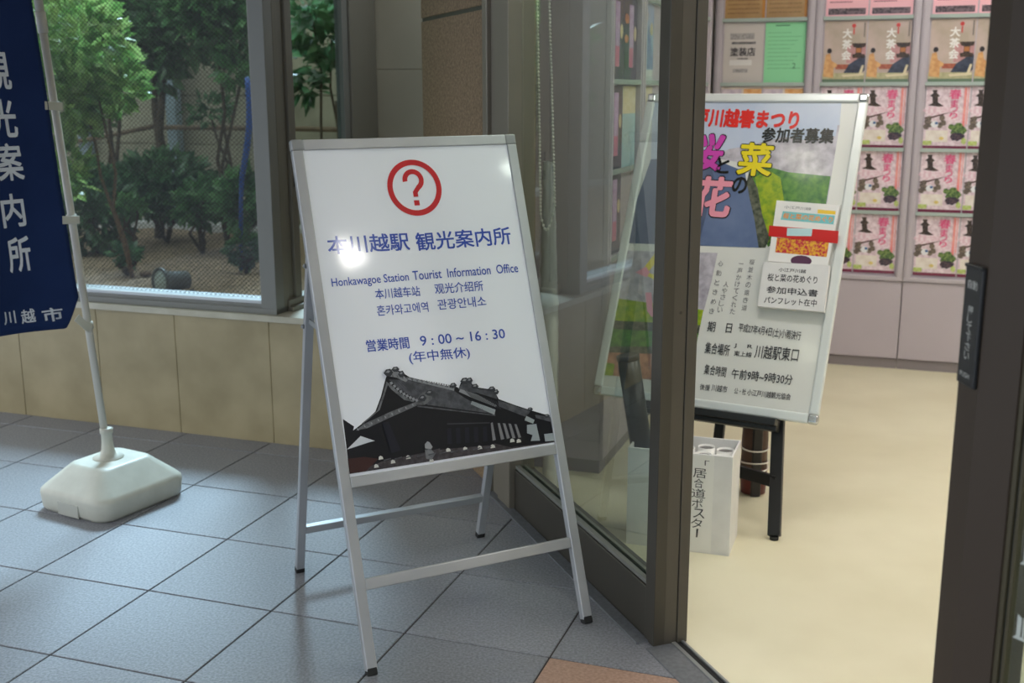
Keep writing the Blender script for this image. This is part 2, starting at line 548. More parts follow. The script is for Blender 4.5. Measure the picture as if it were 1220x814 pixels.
# ---------------------------------------------------------------- lettering and picture outlines, in metres on their own panels
SIGN_TEXT = [('本川越駅', 0.0565, 1.0496, 0.2785, 1.0467, 0.0562, 1.0977), ('観光案内所', 0.2967, 1.0424, 0.5756, 1.0429, 0.2968, 1.0922), ('Honkawagoe Station', 0.0533, 0.9677, 0.2621, 0.9669, 0.0532, 0.9898, 'L'), ('Tourist  Information  Office', 0.2738, 0.9668, 0.5817, 0.9645, 0.2739, 0.992, 'L'), ('本川越车站', 0.1639, 0.9247, 0.2875, 0.9227, 0.1639, 0.9522), ('观光介绍所', 0.3295, 0.9242, 0.4699, 0.9217, 0.3296, 0.9524), ('혼카와고에역', 0.1621, 0.8809, 0.3036, 0.8792, 0.1621, 0.9084), ('관광안내소', 0.3308, 0.8813, 0.4711, 0.8795, 0.3309, 0.9094), ('営業時間', 0.12, 0.7914, 0.2361, 0.7889, 0.1199, 0.8228), ('9 : 00 ~ 16 : 30', 0.2671, 0.7925, 0.5118, 0.788, 0.2671, 0.8191, 'L'), ('(年中無休)', 0.2296, 0.7468, 0.4011, 0.7424, 0.2296, 0.7809), ('?', 0.2729, 1.163, 0.3376, 1.1667, 0.273, 1.2654)]
SIGN_ART = [('dark', [(0.0288, 0.4938), (0.0305, 0.5545), (0.032, 0.6313), (0.0578, 0.6091), (0.054, 0.5993), (0.0832, 0.6152), (0.1188, 0.639), (0.139, 0.6745), (0.1581, 0.7177), (0.1687, 0.7382), (0.187, 0.7419), (0.2054, 0.7292), (0.2236, 0.715), (0.2724, 0.6972), (0.3219, 0.6792), (0.3381, 0.6817), (0.3549, 0.6703), (0.3659, 0.6888), (0.3873, 0.6888), (0.4, 0.6675), (0.4364, 0.6581), (0.4528, 0.6582), (0.464, 0.6273), (0.5048, 0.6072), (0.5516, 0.5862), (0.6045, 0.5642), (0.6146, 0.5501), (0.6133, 0.4914)]), ('sky', [(0.0305, 0.5545), (0.071, 0.5829), (0.1063, 0.5658), (0.0903, 0.5643)]), ('roofA', [(0.1668, 0.7153), (0.215, 0.7088), (0.3407, 0.6646), (0.3689, 0.6415), (0.4457, 0.5897), (0.263, 0.6375), (0.2298, 0.6562), (0.1913, 0.6874)]), ('roofB', [(0.0611, 0.5984), (0.0826, 0.6115), (0.1604, 0.6336), (0.2287, 0.6491), (0.2324, 0.6399), (0.1583, 0.6196), (0.0907, 0.6)]), ('roofB', [(0.157, 0.7107), (0.1663, 0.7057), (0.1877, 0.6806), (0.2148, 0.658), (0.2295, 0.6538), (0.2237, 0.6497), (0.1996, 0.6585), (0.169, 0.6901)]), ('roofC', [(0.216, 0.7154), (0.3416, 0.6704), (0.3407, 0.6646), (0.2151, 0.7097)]), ('roofC', [(0.1684, 0.7358), (0.1857, 0.7401), (0.2024, 0.7266), (0.2175, 0.7085), (0.2116, 0.7033), (0.1883, 0.7176), (0.169, 0.7237)]), ('roofB', [(0.124, 0.6407), (0.1447, 0.6786), (0.1596, 0.7113), (0.1638, 0.706), (0.1474, 0.6735), (0.1305, 0.6413), (0.0828, 0.6129), (0.078, 0.6135)]), ('roofA', [(0.3519, 0.6682), (0.3707, 0.6858), (0.3858, 0.686), (0.3984, 0.6647), (0.4359, 0.6552), (0.4589, 0.6455), (0.4597, 0.6278), (0.4029, 0.6522), (0.3716, 0.6585)]), ('roofC', [(0.3582, 0.6675), (0.4047, 0.647), (0.4558, 0.6109), (0.4508, 0.6075), (0.3899, 0.6389), (0.3533, 0.6607)]), ('light', [(0.3861, 0.632), (0.4497, 0.6007), (0.4442, 0.5874), (0.381, 0.6242)]), ('roofA', [(0.4608, 0.6242), (0.5044, 0.6047), (0.5511, 0.5837), (0.5444, 0.577), (0.5321, 0.571), (0.4607, 0.6077)]), ('light', [(0.5368, 0.5724), (0.5591, 0.5584), (0.553, 0.5491), (0.5293, 0.5613)]), ('roofA', [(0.5632, 0.572), (0.604, 0.5617), (0.6133, 0.5493), (0.6124, 0.5443), (0.5644, 0.5628)]), ('roofB', [(0.253, 0.6727), (0.2788, 0.6721), (0.2754, 0.6506), (0.2529, 0.6388), (0.2327, 0.6413), (0.2291, 0.6514)]), ('sheen', [(0.3044, 0.5704), (0.3158, 0.5694), (0.3114, 0.5286), (0.299, 0.5299)]), ('sheen', [(0.3293, 0.568), (0.3408, 0.567), (0.3363, 0.5266), (0.3239, 0.5278)]), ('sheen', [(0.3544, 0.5657), (0.3659, 0.5646), (0.3615, 0.5245), (0.3489, 0.5258)]), ('sheen', [(0.3796, 0.5633), (0.3912, 0.5622), (0.3868, 0.5225), (0.3742, 0.5237)]), ('sheen', [(0.405, 0.5609), (0.4167, 0.5598), (0.4123, 0.5204), (0.3996, 0.5217)]), ('roofA', [(0.2324, 0.6399), (0.4463, 0.5871), (0.4458, 0.5842), (0.2318, 0.6361)]), ('ridge', [(0.3065, 0.5833), (0.4271, 0.5698), (0.4266, 0.5669), (0.306, 0.5799)]), ('sheen', [(0.1316, 0.6088), (0.1491, 0.6089), (0.17, 0.5322), (0.1444, 0.5288)]), ('pillar', [(0.4491, 0.5644), (0.4555, 0.5636), (0.4614, 0.5205), (0.4513, 0.5194)]), ('pillar', [(0.4641, 0.5624), (0.4714, 0.5605), (0.4779, 0.5207), (0.4689, 0.5195)]), ('pillar', [(0.4801, 0.5593), (0.4875, 0.5573), (0.4941, 0.5185), (0.4852, 0.5182)]), ('pillar', [(0.4971, 0.5555), (0.5035, 0.5537), (0.5106, 0.5177), (0.5028, 0.5173)]), ('pillar', [(0.4293, 0.567), (0.4351, 0.5687), (0.4364, 0.5215), (0.4269, 0.5203)]), ('light', [(0.5337, 0.5482), (0.5617, 0.547), (0.5649, 0.5011), (0.5373, 0.504), (0.5455, 0.5189), (0.5299, 0.5261)]), ('light', [(0.5801, 0.5167), (0.6131, 0.5158), (0.6116, 0.4947), (0.58, 0.4965)]), ('low', [(0.0302, 0.4936), (0.117, 0.5115), (0.2338, 0.5174), (0.2758, 0.522), (0.3173, 0.52), (0.417, 0.5094), (0.4394, 0.5136), (0.4802, 0.4955), (0.6091, 0.4935), (0.6132, 0.4909)]), ('rust', [(0.0296, 0.4955), (0.03, 0.5313), (0.0705, 0.53), (0.1083, 0.5198), (0.0701, 0.4941)]), ('dark', [(0.2769, 0.5291), (0.4023, 0.5188), (0.417, 0.5094), (0.3167, 0.5162), (0.2752, 0.5182)]), ('dark', [(0.4291, 0.5171), (0.4862, 0.4981), (0.48, 0.494), (0.4336, 0.5115)]), ('cap', [(0.1804, 0.5079), (0.182, 0.5153), (0.1864, 0.5175), (0.192, 0.5143), (0.1931, 0.508)]), ('cap', [(0.1385, 0.5027), (0.1401, 0.51), (0.1444, 0.5122), (0.1499, 0.509), (0.151, 0.5027)]), ('cap', [(0.0933, 0.4986), (0.0949, 0.5058), (0.0991, 0.508), (0.1046, 0.5049), (0.1056, 0.4986)]), ('cap', [(0.2911, 0.5101), (0.2928, 0.5176), (0.2974, 0.5199), (0.3031, 0.5167), (0.3042, 0.5102)]), ('cap', [(0.3388, 0.5062), (0.3406, 0.5138), (0.3452, 0.5161), (0.351, 0.5128), (0.3521, 0.5063)]), ('cap', [(0.38, 0.5038), (0.3818, 0.5114), (0.3864, 0.5137), (0.3923, 0.5104), (0.3934, 0.5039)]), ('cap', [(0.4173, 0.5014), (0.4191, 0.5091), (0.4238, 0.5114), (0.4298, 0.5081), (0.4309, 0.5015)]), ('cap', [(0.1079, 0.5171), (0.1095, 0.5244), (0.1138, 0.5266), (0.1192, 0.5234), (0.1203, 0.5172)]), ('cap', [(0.4758, 0.5086), (0.4777, 0.5163), (0.4825, 0.5186), (0.4886, 0.5152), (0.4896, 0.5086)]), ('cap', [(0.4946, 0.5049), (0.4964, 0.5127), (0.5013, 0.515), (0.5074, 0.5116), (0.5084, 0.505)]), ('cap', [(0.2413, 0.4899), (0.243, 0.4974), (0.2474, 0.4996), (0.2531, 0.4964), (0.2542, 0.49)]), ('roofC', [(0.236, 0.5382), (0.2443, 0.5448), (0.2504, 0.541), (0.2562, 0.5286), (0.2511, 0.5231), (0.2354, 0.5277)]), ('roofB', [(0.234, 0.525), (0.2504, 0.5246), (0.2609, 0.5097), (0.2484, 0.4961), (0.2339, 0.5016)]), ('roofB', [(0.1747, 0.7279), (0.1786, 0.7265), (0.1795, 0.7196), (0.1757, 0.721)]), ('roofC', [(0.1811, 0.7259), (0.1849, 0.7245), (0.1858, 0.7177), (0.182, 0.7191)]), ('roofB', [(0.1875, 0.724), (0.1913, 0.7226), (0.1921, 0.7157), (0.1883, 0.7171)]), ('roofC', [(0.1939, 0.7221), (0.1977, 0.7207), (0.1984, 0.7138), (0.1946, 0.7152)]), ('roofB', [(0.2003, 0.7202), (0.2042, 0.7187), (0.2047, 0.7118), (0.2009, 0.7132)]), ('roofC', [(0.2067, 0.7182), (0.2106, 0.7168), (0.2111, 0.7099), (0.2072, 0.7113)]), ('roofB', [(0.2132, 0.7163), (0.217, 0.7149), (0.2174, 0.7079), (0.2135, 0.7093)]), ('roofC', [(0.2196, 0.7143), (0.2235, 0.7129), (0.2237, 0.706), (0.2199, 0.7074)]), ('roofB', [(0.2261, 0.7124), (0.23, 0.711), (0.2301, 0.704), (0.2262, 0.7054)]), ('roofC', [(0.2325, 0.7104), (0.2364, 0.709), (0.2365, 0.702), (0.2326, 0.7035)]), ('roofB', [(0.239, 0.7085), (0.2429, 0.7071), (0.2429, 0.7001), (0.239, 0.7015)]), ('roofC', [(0.2455, 0.7065), (0.2494, 0.7051), (0.2493, 0.6981), (0.2453, 0.6995)]), ('roofB', [(0.252, 0.7046), (0.2559, 0.7032), (0.2557, 0.6961), (0.2517, 0.6976)]), ('roofC', [(0.2585, 0.7026), (0.2625, 0.7012), (0.2621, 0.6942), (0.2582, 0.6956)]), ('roofB', [(0.2651, 0.7007), (0.269, 0.6992), (0.2685, 0.6922), (0.2646, 0.6936)]), ('roofC', [(0.2716, 0.6987), (0.2755, 0.6972), (0.2749, 0.6902), (0.271, 0.6916)]), ('roofB', [(0.2782, 0.6967), (0.2821, 0.6953), (0.2814, 0.6882), (0.2775, 0.6896)]), ('roofC', [(0.2847, 0.6947), (0.2887, 0.6933), (0.2879, 0.6862), (0.2839, 0.6877)]), ('roofB', [(0.2913, 0.6927), (0.2953, 0.6913), (0.2943, 0.6842), (0.2904, 0.6857)]), ('roofC', [(0.2979, 0.6908), (0.3019, 0.6893), (0.3008, 0.6822), (0.2969, 0.6837)]), ('roofB', [(0.3045, 0.6888), (0.3085, 0.6873), (0.3073, 0.6802), (0.3034, 0.6817)]), ('roofC', [(0.3111, 0.6868), (0.3151, 0.6853), (0.3138, 0.6782), (0.3099, 0.6797)]), ('roofB', [(0.3177, 0.6848), (0.3217, 0.6833), (0.3204, 0.6762), (0.3164, 0.6776)]), ('roofC', [(0.3244, 0.6828), (0.3284, 0.6813), (0.3269, 0.6742), (0.3229, 0.6756)]), ('roofB', [(0.331, 0.6808), (0.335, 0.6793), (0.3334, 0.6722), (0.3294, 0.6736)]), ('roofC', [(0.3377, 0.6788), (0.3417, 0.6773), (0.34, 0.6701), (0.336, 0.6716)]), ('roofC', [(0.0618, 0.603), (0.0647, 0.6031), (0.0678, 0.5975), (0.0639, 0.5975)]), ('roofB', [(0.0712, 0.6056), (0.0742, 0.6057), (0.0772, 0.6001), (0.0733, 0.6001)]), ('roofC', [(0.0807, 0.6082), (0.0836, 0.6083), (0.0866, 0.6027), (0.0826, 0.6028)]), ('roofB', [(0.0902, 0.6108), (0.0931, 0.6109), (0.096, 0.6053), (0.092, 0.6054)]), ('roofC', [(0.0997, 0.6135), (0.1027, 0.6135), (0.1054, 0.608), (0.1015, 0.608)]), ('roofB', [(0.1092, 0.6161), (0.1122, 0.6162), (0.1149, 0.6106), (0.1109, 0.6107)]), ('roofC', [(0.1188, 0.6187), (0.1218, 0.6188), (0.1244, 0.6133), (0.1204, 0.6133)]), ('roofB', [(0.1284, 0.6214), (0.1314, 0.6215), (0.1339, 0.6159), (0.13, 0.616)]), ('roofC', [(0.138, 0.6241), (0.141, 0.6242), (0.1435, 0.6186), (0.1395, 0.6186)]), ('roofB', [(0.1477, 0.6267), (0.1507, 0.6268), (0.1531, 0.6213), (0.1491, 0.6213)]), ('roofC', [(0.1574, 0.6294), (0.1604, 0.6295), (0.1627, 0.624), (0.1587, 0.624)]), ('roofB', [(0.1671, 0.6321), (0.1701, 0.6322), (0.1723, 0.6267), (0.1683, 0.6267)]), ('roofC', [(0.1769, 0.6348), (0.1799, 0.6349), (0.182, 0.6294), (0.178, 0.6294)]), ('roofB', [(0.1866, 0.6375), (0.1897, 0.6376), (0.1917, 0.6321), (0.1877, 0.6321)]), ('roofC', [(0.1965, 0.6402), (0.1995, 0.6403), (0.2015, 0.6348), (0.1974, 0.6348)]), ('roofB', [(0.2063, 0.643), (0.2094, 0.643), (0.2112, 0.6375), (0.2072, 0.6375)]), ('roofC', [(0.2162, 0.6457), (0.2193, 0.6458), (0.221, 0.6402), (0.217, 0.6403)]), ('roofB', [(0.2261, 0.6484), (0.2292, 0.6485), (0.2309, 0.643), (0.2268, 0.643)]), ('ridge', [(0.3669, 0.6625), (0.369, 0.6622), (0.3873, 0.6393), (0.3851, 0.6395)]), ('ridge', [(0.3732, 0.6594), (0.3753, 0.6592), (0.393, 0.6363), (0.3909, 0.6365)]), ('ridge', [(0.3795, 0.6564), (0.3816, 0.6561), (0.3987, 0.6333), (0.3966, 0.6335)]), ('ridge', [(0.3859, 0.6534), (0.388, 0.6531), (0.4044, 0.6303), (0.4023, 0.6305)]), ('ridge', [(0.3922, 0.6503), (0.3943, 0.65), (0.4102, 0.6273), (0.408, 0.6275)]), ('ridge', [(0.3985, 0.6472), (0.4006, 0.647), (0.4159, 0.6243), (0.4138, 0.6245)]), ('ridge', [(0.4048, 0.6442), (0.407, 0.6439), (0.4217, 0.6213), (0.4195, 0.6215)]), ('ridge', [(0.4112, 0.6411), (0.4133, 0.6409), (0.4274, 0.6182), (0.4253, 0.6185)]), ('ridge', [(0.4176, 0.638), (0.4197, 0.6378), (0.4332, 0.6152), (0.4311, 0.6155)]), ('ridge', [(0.4239, 0.635), (0.4261, 0.6347), (0.439, 0.6122), (0.4368, 0.6125)]), ('ridge', [(0.4303, 0.6319), (0.4325, 0.6316), (0.4448, 0.6092), (0.4426, 0.6094)]), ('ridge', [(0.4367, 0.6288), (0.4389, 0.6285), (0.4506, 0.6061), (0.4484, 0.6064)]), ('ridge', [(0.4431, 0.6257), (0.4453, 0.6254), (0.4564, 0.6031), (0.4542, 0.6034)]), ('ridge', [(0.4495, 0.6226), (0.4517, 0.6223), (0.4622, 0.6001), (0.46, 0.6003)]), ('ridge', [(0.1523, 0.7323), (0.1601, 0.7411), (0.172, 0.7417), (0.1783, 0.7313), (0.1704, 0.7226), (0.1588, 0.7239)]), ('roofC', [(0.1577, 0.7336), (0.165, 0.7386), (0.1711, 0.736), (0.1665, 0.7317)]), ('ridge', [(0.1744, 0.7391), (0.1809, 0.7451), (0.191, 0.7453), (0.1965, 0.7379), (0.19, 0.7319), (0.1802, 0.733)]), ('roofC', [(0.179, 0.7399), (0.1851, 0.7433), (0.1903, 0.7413), (0.1865, 0.7384)]), ('ridge', [(0.1904, 0.7243), (0.1962, 0.7324), (0.2045, 0.7332), (0.2086, 0.724), (0.2028, 0.716), (0.1947, 0.7169)]), ('roofC', [(0.1942, 0.7256), (0.1995, 0.7303), (0.2038, 0.728), (0.2004, 0.7241)]), ('ridge', [(0.326, 0.6788), (0.3323, 0.6849), (0.3419, 0.6852), (0.347, 0.6777), (0.3407, 0.6715), (0.3314, 0.6726)]), ('roofC', [(0.3304, 0.6796), (0.3363, 0.6831), (0.3412, 0.6811), (0.3376, 0.6781)]), ('ridge', [(0.358, 0.6865), (0.3657, 0.6945), (0.3774, 0.6949), (0.3835, 0.6853), (0.3758, 0.6773), (0.3644, 0.6786)]), ('roofC', [(0.3634, 0.6876), (0.3705, 0.6921), (0.3765, 0.6896), (0.372, 0.6857)]), ('ridge', [(0.375, 0.6857), (0.381, 0.6929), (0.3898, 0.6935), (0.3942, 0.685), (0.3882, 0.6778), (0.3797, 0.6788)]), ('roofC', [(0.379, 0.6868), (0.3846, 0.6909), (0.389, 0.6888), (0.3856, 0.6852)]), ('ridge', [(0.3867, 0.6686), (0.3931, 0.6748), (0.4028, 0.6751), (0.4081, 0.6675), (0.4017, 0.6613), (0.3921, 0.6624)]), ('roofC', [(0.3911, 0.6695), (0.3971, 0.673), (0.4022, 0.671), (0.3984, 0.6679)]), ('ridge', [(0.4333, 0.6561), (0.4398, 0.6623), (0.4497, 0.6626), (0.455, 0.6549), (0.4485, 0.6487), (0.4388, 0.6499)]), ('roofC', [(0.4378, 0.657), (0.4439, 0.6604), (0.449, 0.6584), (0.4452, 0.6554)]), ('ridge', [(0.4465, 0.6466), (0.4519, 0.6529), (0.4599, 0.6533), (0.4639, 0.6458), (0.4584, 0.6395), (0.4507, 0.6404)]), ('roofC', [(0.4501, 0.6475), (0.4551, 0.6511), (0.4592, 0.6492), (0.456, 0.6461)]), ('ridge', [(0.2553, 0.6675), (0.2626, 0.6744), (0.2738, 0.6746), (0.28, 0.6661), (0.2726, 0.6592), (0.2617, 0.6605)]), ('roofC', [(0.2604, 0.6684), (0.2672, 0.6723), (0.2731, 0.67), (0.2688, 0.6666)]), ('ridge', [(0.235, 0.6562), (0.2419, 0.6641), (0.2522, 0.6646), (0.2575, 0.6552), (0.2506, 0.6473), (0.2406, 0.6486)]), ('roofC', [(0.2397, 0.6574), (0.2461, 0.6618), (0.2514, 0.6594), (0.2473, 0.6556)]), ('ridge', [(0.5374, 0.5885), (0.5426, 0.5929), (0.5507, 0.5929), (0.5551, 0.5872), (0.5499, 0.5829), (0.5419, 0.5839)]), ('roofC', [(0.541, 0.589), (0.546, 0.5914), (0.5502, 0.5899), (0.5471, 0.5878)]), ('ridge', [(0.584, 0.5643), (0.5893, 0.5687), (0.5975, 0.5686), (0.602, 0.563), (0.5966, 0.5586), (0.5886, 0.5596)]), ('roofC', [(0.5877, 0.5648), (0.5927, 0.5672), (0.597, 0.5657), (0.5938, 0.5635)]), ('roofA', [(0.1175, 0.5152), (0.1377, 0.517), (0.1383, 0.5145), (0.119, 0.5122)]), ('roofA', [(0.1472, 0.5142), (0.1675, 0.516), (0.1682, 0.5135), (0.1487, 0.5111)]), ('roofA', [(0.1772, 0.5131), (0.1977, 0.5149), (0.1983, 0.5125), (0.1787, 0.5101)]), ('roofA', [(0.2074, 0.5121), (0.2281, 0.5139), (0.2287, 0.5114), (0.209, 0.509)]), ('roofA', [(0.2379, 0.511), (0.2588, 0.5128), (0.2595, 0.5103), (0.2395, 0.5079)]), ('roofA', [(0.2687, 0.51), (0.2898, 0.5118), (0.2904, 0.5093), (0.2703, 0.5069)]), ('roofA', [(0.2998, 0.5089), (0.3211, 0.5107), (0.3217, 0.5082), (0.3014, 0.5058)]), ('roofA', [(0.3312, 0.5078), (0.3526, 0.5096), (0.3533, 0.5071), (0.3328, 0.5047)]), ('roofA', [(0.3628, 0.5067), (0.3845, 0.5085), (0.3852, 0.506), (0.3644, 0.5036)]), ('roofA', [(0.3948, 0.5056), (0.4167, 0.5074), (0.4173, 0.5049), (0.3964, 0.5024)]), ('ridge', [(0.1731, 0.717), (0.1745, 0.7163), (0.1954, 0.6874), (0.194, 0.688)]), ('ridge', [(0.1813, 0.7139), (0.1827, 0.7132), (0.2058, 0.6834), (0.2044, 0.684)]), ('ridge', [(0.1895, 0.7108), (0.1909, 0.7102), (0.2163, 0.6793), (0.2148, 0.68)]), ('ridge', [(0.1977, 0.7077), (0.1992, 0.7071), (0.2268, 0.6752), (0.2253, 0.6759)]), ('ridge', [(0.206, 0.7046), (0.2074, 0.704), (0.2373, 0.6712), (0.2359, 0.6718)]), ('ridge', [(0.2143, 0.7015), (0.2157, 0.7008), (0.2479, 0.6671), (0.2464, 0.6678)]), ('ridge', [(0.2226, 0.6984), (0.224, 0.6977), (0.2584, 0.663), (0.257, 0.6637)]), ('ridge', [(0.2309, 0.6952), (0.2323, 0.6946), (0.2691, 0.6589), (0.2676, 0.6596)]), ('ridge', [(0.2392, 0.6921), (0.2407, 0.6915), (0.2797, 0.6548), (0.2782, 0.6554)]), ('ridge', [(0.2476, 0.689), (0.249, 0.6883), (0.2904, 0.6506), (0.2889, 0.6513)]), ('ridge', [(0.256, 0.6858), (0.2574, 0.6852), (0.3011, 0.6465), (0.2996, 0.6472)]), ('ridge', [(0.2644, 0.6827), (0.2658, 0.682), (0.3118, 0.6423), (0.3104, 0.643)]), ('ridge', [(0.2728, 0.6795), (0.2742, 0.6789), (0.3226, 0.6382), (0.3211, 0.6389)]), ('ridge', [(0.2812, 0.6763), (0.2827, 0.6757), (0.3334, 0.634), (0.3319, 0.6347)]), ('ridge', [(0.2897, 0.6732), (0.2911, 0.6725), (0.3443, 0.6298), (0.3428, 0.6305)]), ('ridge', [(0.2981, 0.67), (0.2996, 0.6693), (0.3551, 0.6256), (0.3536, 0.6263)]), ('ridge', [(0.3066, 0.6668), (0.3081, 0.6661), (0.366, 0.6214), (0.3645, 0.6221)]), ('ridge', [(0.3152, 0.6636), (0.3166, 0.6629), (0.377, 0.6172), (0.3755, 0.6178)]), ('ridge', [(0.3237, 0.6604), (0.3252, 0.6597), (0.3879, 0.6129), (0.3864, 0.6136)]), ('ridge', [(0.3322, 0.6572), (0.3337, 0.6565), (0.3989, 0.6087), (0.3974, 0.6094)]), ('ridge', [(0.3408, 0.654), (0.3423, 0.6533), (0.41, 0.6044), (0.4084, 0.6051)]), ('ridge', [(0.3494, 0.6507), (0.3509, 0.6501), (0.421, 0.6001), (0.4195, 0.6008)]), ('ridge', [(0.358, 0.6475), (0.3595, 0.6468), (0.4321, 0.5958), (0.4306, 0.5965)]), ('ridge', [(0.3666, 0.6442), (0.3681, 0.6436), (0.4432, 0.5915), (0.4417, 0.5922)]), ('roofC', [(0.163, 0.7071), (0.1697, 0.7082), (0.1718, 0.7022), (0.1655, 0.7001)]), ('roofC', [(0.1702, 0.6985), (0.1769, 0.6996), (0.179, 0.6936), (0.1727, 0.6915)]), ('roofC', [(0.1775, 0.6903), (0.1842, 0.6914), (0.1863, 0.6853), (0.1799, 0.6832)]), ('roofC', [(0.1848, 0.6826), (0.1916, 0.6837), (0.1937, 0.6777), (0.1873, 0.6756)]), ('roofC', [(0.1923, 0.6757), (0.1991, 0.6768), (0.2012, 0.6708), (0.1948, 0.6687)]), ('roofC', [(0.2, 0.6697), (0.2067, 0.6708), (0.2089, 0.6647), (0.2024, 0.6626)]), ('roofC', [(0.2077, 0.6644), (0.2145, 0.6655), (0.2167, 0.6595), (0.2102, 0.6574)]), ('roofC', [(0.2156, 0.6598), (0.2224, 0.6609), (0.2246, 0.6548), (0.2181, 0.6527)]), ('roofC', [(0.2236, 0.6555), (0.2304, 0.6566), (0.2326, 0.6505), (0.2261, 0.6484)])]
BOARD_TEXT = [('小江戸川越春まつり', 0.0844, 0.999, 0.5707, 0.9887, 0.0833, 1.0696, 'red'), ('参加者募集', 0.4501, 0.9423, 0.6968, 0.9422, 0.45, 0.9972, 'blk'), ('菜', 0.3811, 0.8228, 0.5031, 0.8184, 0.3804, 0.9422, 'yel'), ('と', 0.3047, 0.826, 0.3536, 0.8248, 0.3043, 0.8846, 'blk'), ('の', 0.3747, 0.7556, 0.4286, 0.755, 0.3744, 0.8164, 'blk'), ('桜', 0.1822, 0.834, 0.3249, 0.8329, 0.1804, 0.9721, 'mag'), ('花', 0.241, 0.6663, 0.3815, 0.6651, 0.2395, 0.8143, 'pnk'), ('期\u3000日', 0.3745, 0.2645, 0.4599, 0.2663, 0.3743, 0.2998, 'txt'), ('平成27年4月4日(土)小雨決行', 0.4825, 0.2702, 0.6932, 0.2616, 0.4825, 0.3049, 'txt'), ('集合場所', 0.3791, 0.189, 0.4649, 0.1873, 0.3789, 0.2284, 'txt'), ('J\u3000R', 0.4771, 0.2176, 0.5403, 0.219, 0.4771, 0.2334, 'txt'), ('東上線', 0.4815, 0.1921, 0.542, 0.192, 0.4815, 0.2094, 'txt'), ('川越駅東口', 0.5507, 0.1916, 0.6958, 0.1946, 0.5507, 0.2373, 'txt'), ('集合時間', 0.389, 0.1175, 0.4658, 0.1155, 0.3888, 0.1523, 'txt'), ('午前9時~9時30分', 0.485, 0.1136, 0.6891, 0.117, 0.4849, 0.148, 'txt'), ('後援', 0.3839, 0.0633, 0.4193, 0.0636, 0.3838, 0.0835, 'txt'), ('川越市', 0.4251, 0.0644, 0.4791, 0.0643, 0.425, 0.0874, 'txt'), ('公・社', 0.5036, 0.0647, 0.5436, 0.0657, 0.5036, 0.0846, 'txt'), ('小江戸川越観光協会', 0.548, 0.0649, 0.6916, 0.0673, 0.548, 0.0861, 'txt')]
POEM = [('桜', 0.4814, 0.5087, 0.4989, 0.5085, 0.4814, 0.5272, 'gry'), ('並', 0.4814, 0.4818, 0.4989, 0.4817, 0.4814, 0.5003, 'gry'), ('木', 0.4814, 0.4549, 0.4989, 0.4549, 0.4814, 0.4734, 'gry'), ('の', 0.4814, 0.4281, 0.4988, 0.4282, 0.4814, 0.4466, 'gry'), ('遠', 0.4814, 0.4014, 0.4988, 0.4015, 0.4814, 0.4198, 'gry'), ('き', 0.4814, 0.3747, 0.4988, 0.3749, 0.4814, 0.3931, 'gry'), ('道', 0.4814, 0.3481, 0.4988, 0.3483, 0.4814, 0.3664, 'gry'), ('一', 0.4451, 0.4995, 0.4627, 0.4994, 0.445, 0.5182, 'gry'), ('声', 0.4448, 0.4755, 0.4624, 0.4755, 0.4447, 0.4941, 'gry'), ('か', 0.4445, 0.4515, 0.4621, 0.4515, 0.4445, 0.4701, 'gry'), ('け', 0.4443, 0.4276, 0.4619, 0.4277, 0.4442, 0.4461, 'gry'), ('て', 0.444, 0.4037, 0.4616, 0.4038, 0.4439, 0.4222, 'gry'), ('く', 0.4437, 0.3798, 0.4613, 0.38, 0.4437, 0.3983, 'gry'), ('れ', 0.4435, 0.356, 0.461, 0.3562, 0.4434, 0.3744, 'gry'), ('た', 0.4432, 0.3322, 0.4607, 0.3325, 0.4431, 0.3506, 'gry'), ('人', 0.4043, 0.4236, 0.4221, 0.4237, 0.4042, 0.4422, 'gry'), ('や', 0.4029, 0.401, 0.4207, 0.4012, 0.4028, 0.4196, 'gry'), ('さ', 0.4015, 0.3785, 0.4193, 0.3787, 0.4015, 0.3971, 'gry'), ('し', 0.4002, 0.356, 0.4179, 0.3562, 0.4001, 0.3745, 'gry'), ('い', 0.3988, 0.3335, 0.4165, 0.3338, 0.3987, 0.352, 'gry'), ('心', 0.3729, 0.4947, 0.3909, 0.4946, 0.3728, 0.5135, 'gry'), ('動', 0.3724, 0.4609, 0.3904, 0.4609, 0.3723, 0.4797, 'gry'), ('と', 0.3719, 0.4272, 0.3898, 0.4273, 0.3718, 0.4459, 'gry'), ('き', 0.3714, 0.3936, 0.3893, 0.3937, 0.3713, 0.4122, 'gry'), ('め', 0.3709, 0.36, 0.3888, 0.3602, 0.3708, 0.3786, 'gry'), ('き', 0.3704, 0.3265, 0.3883, 0.3268, 0.3703, 0.345, 'gry')]
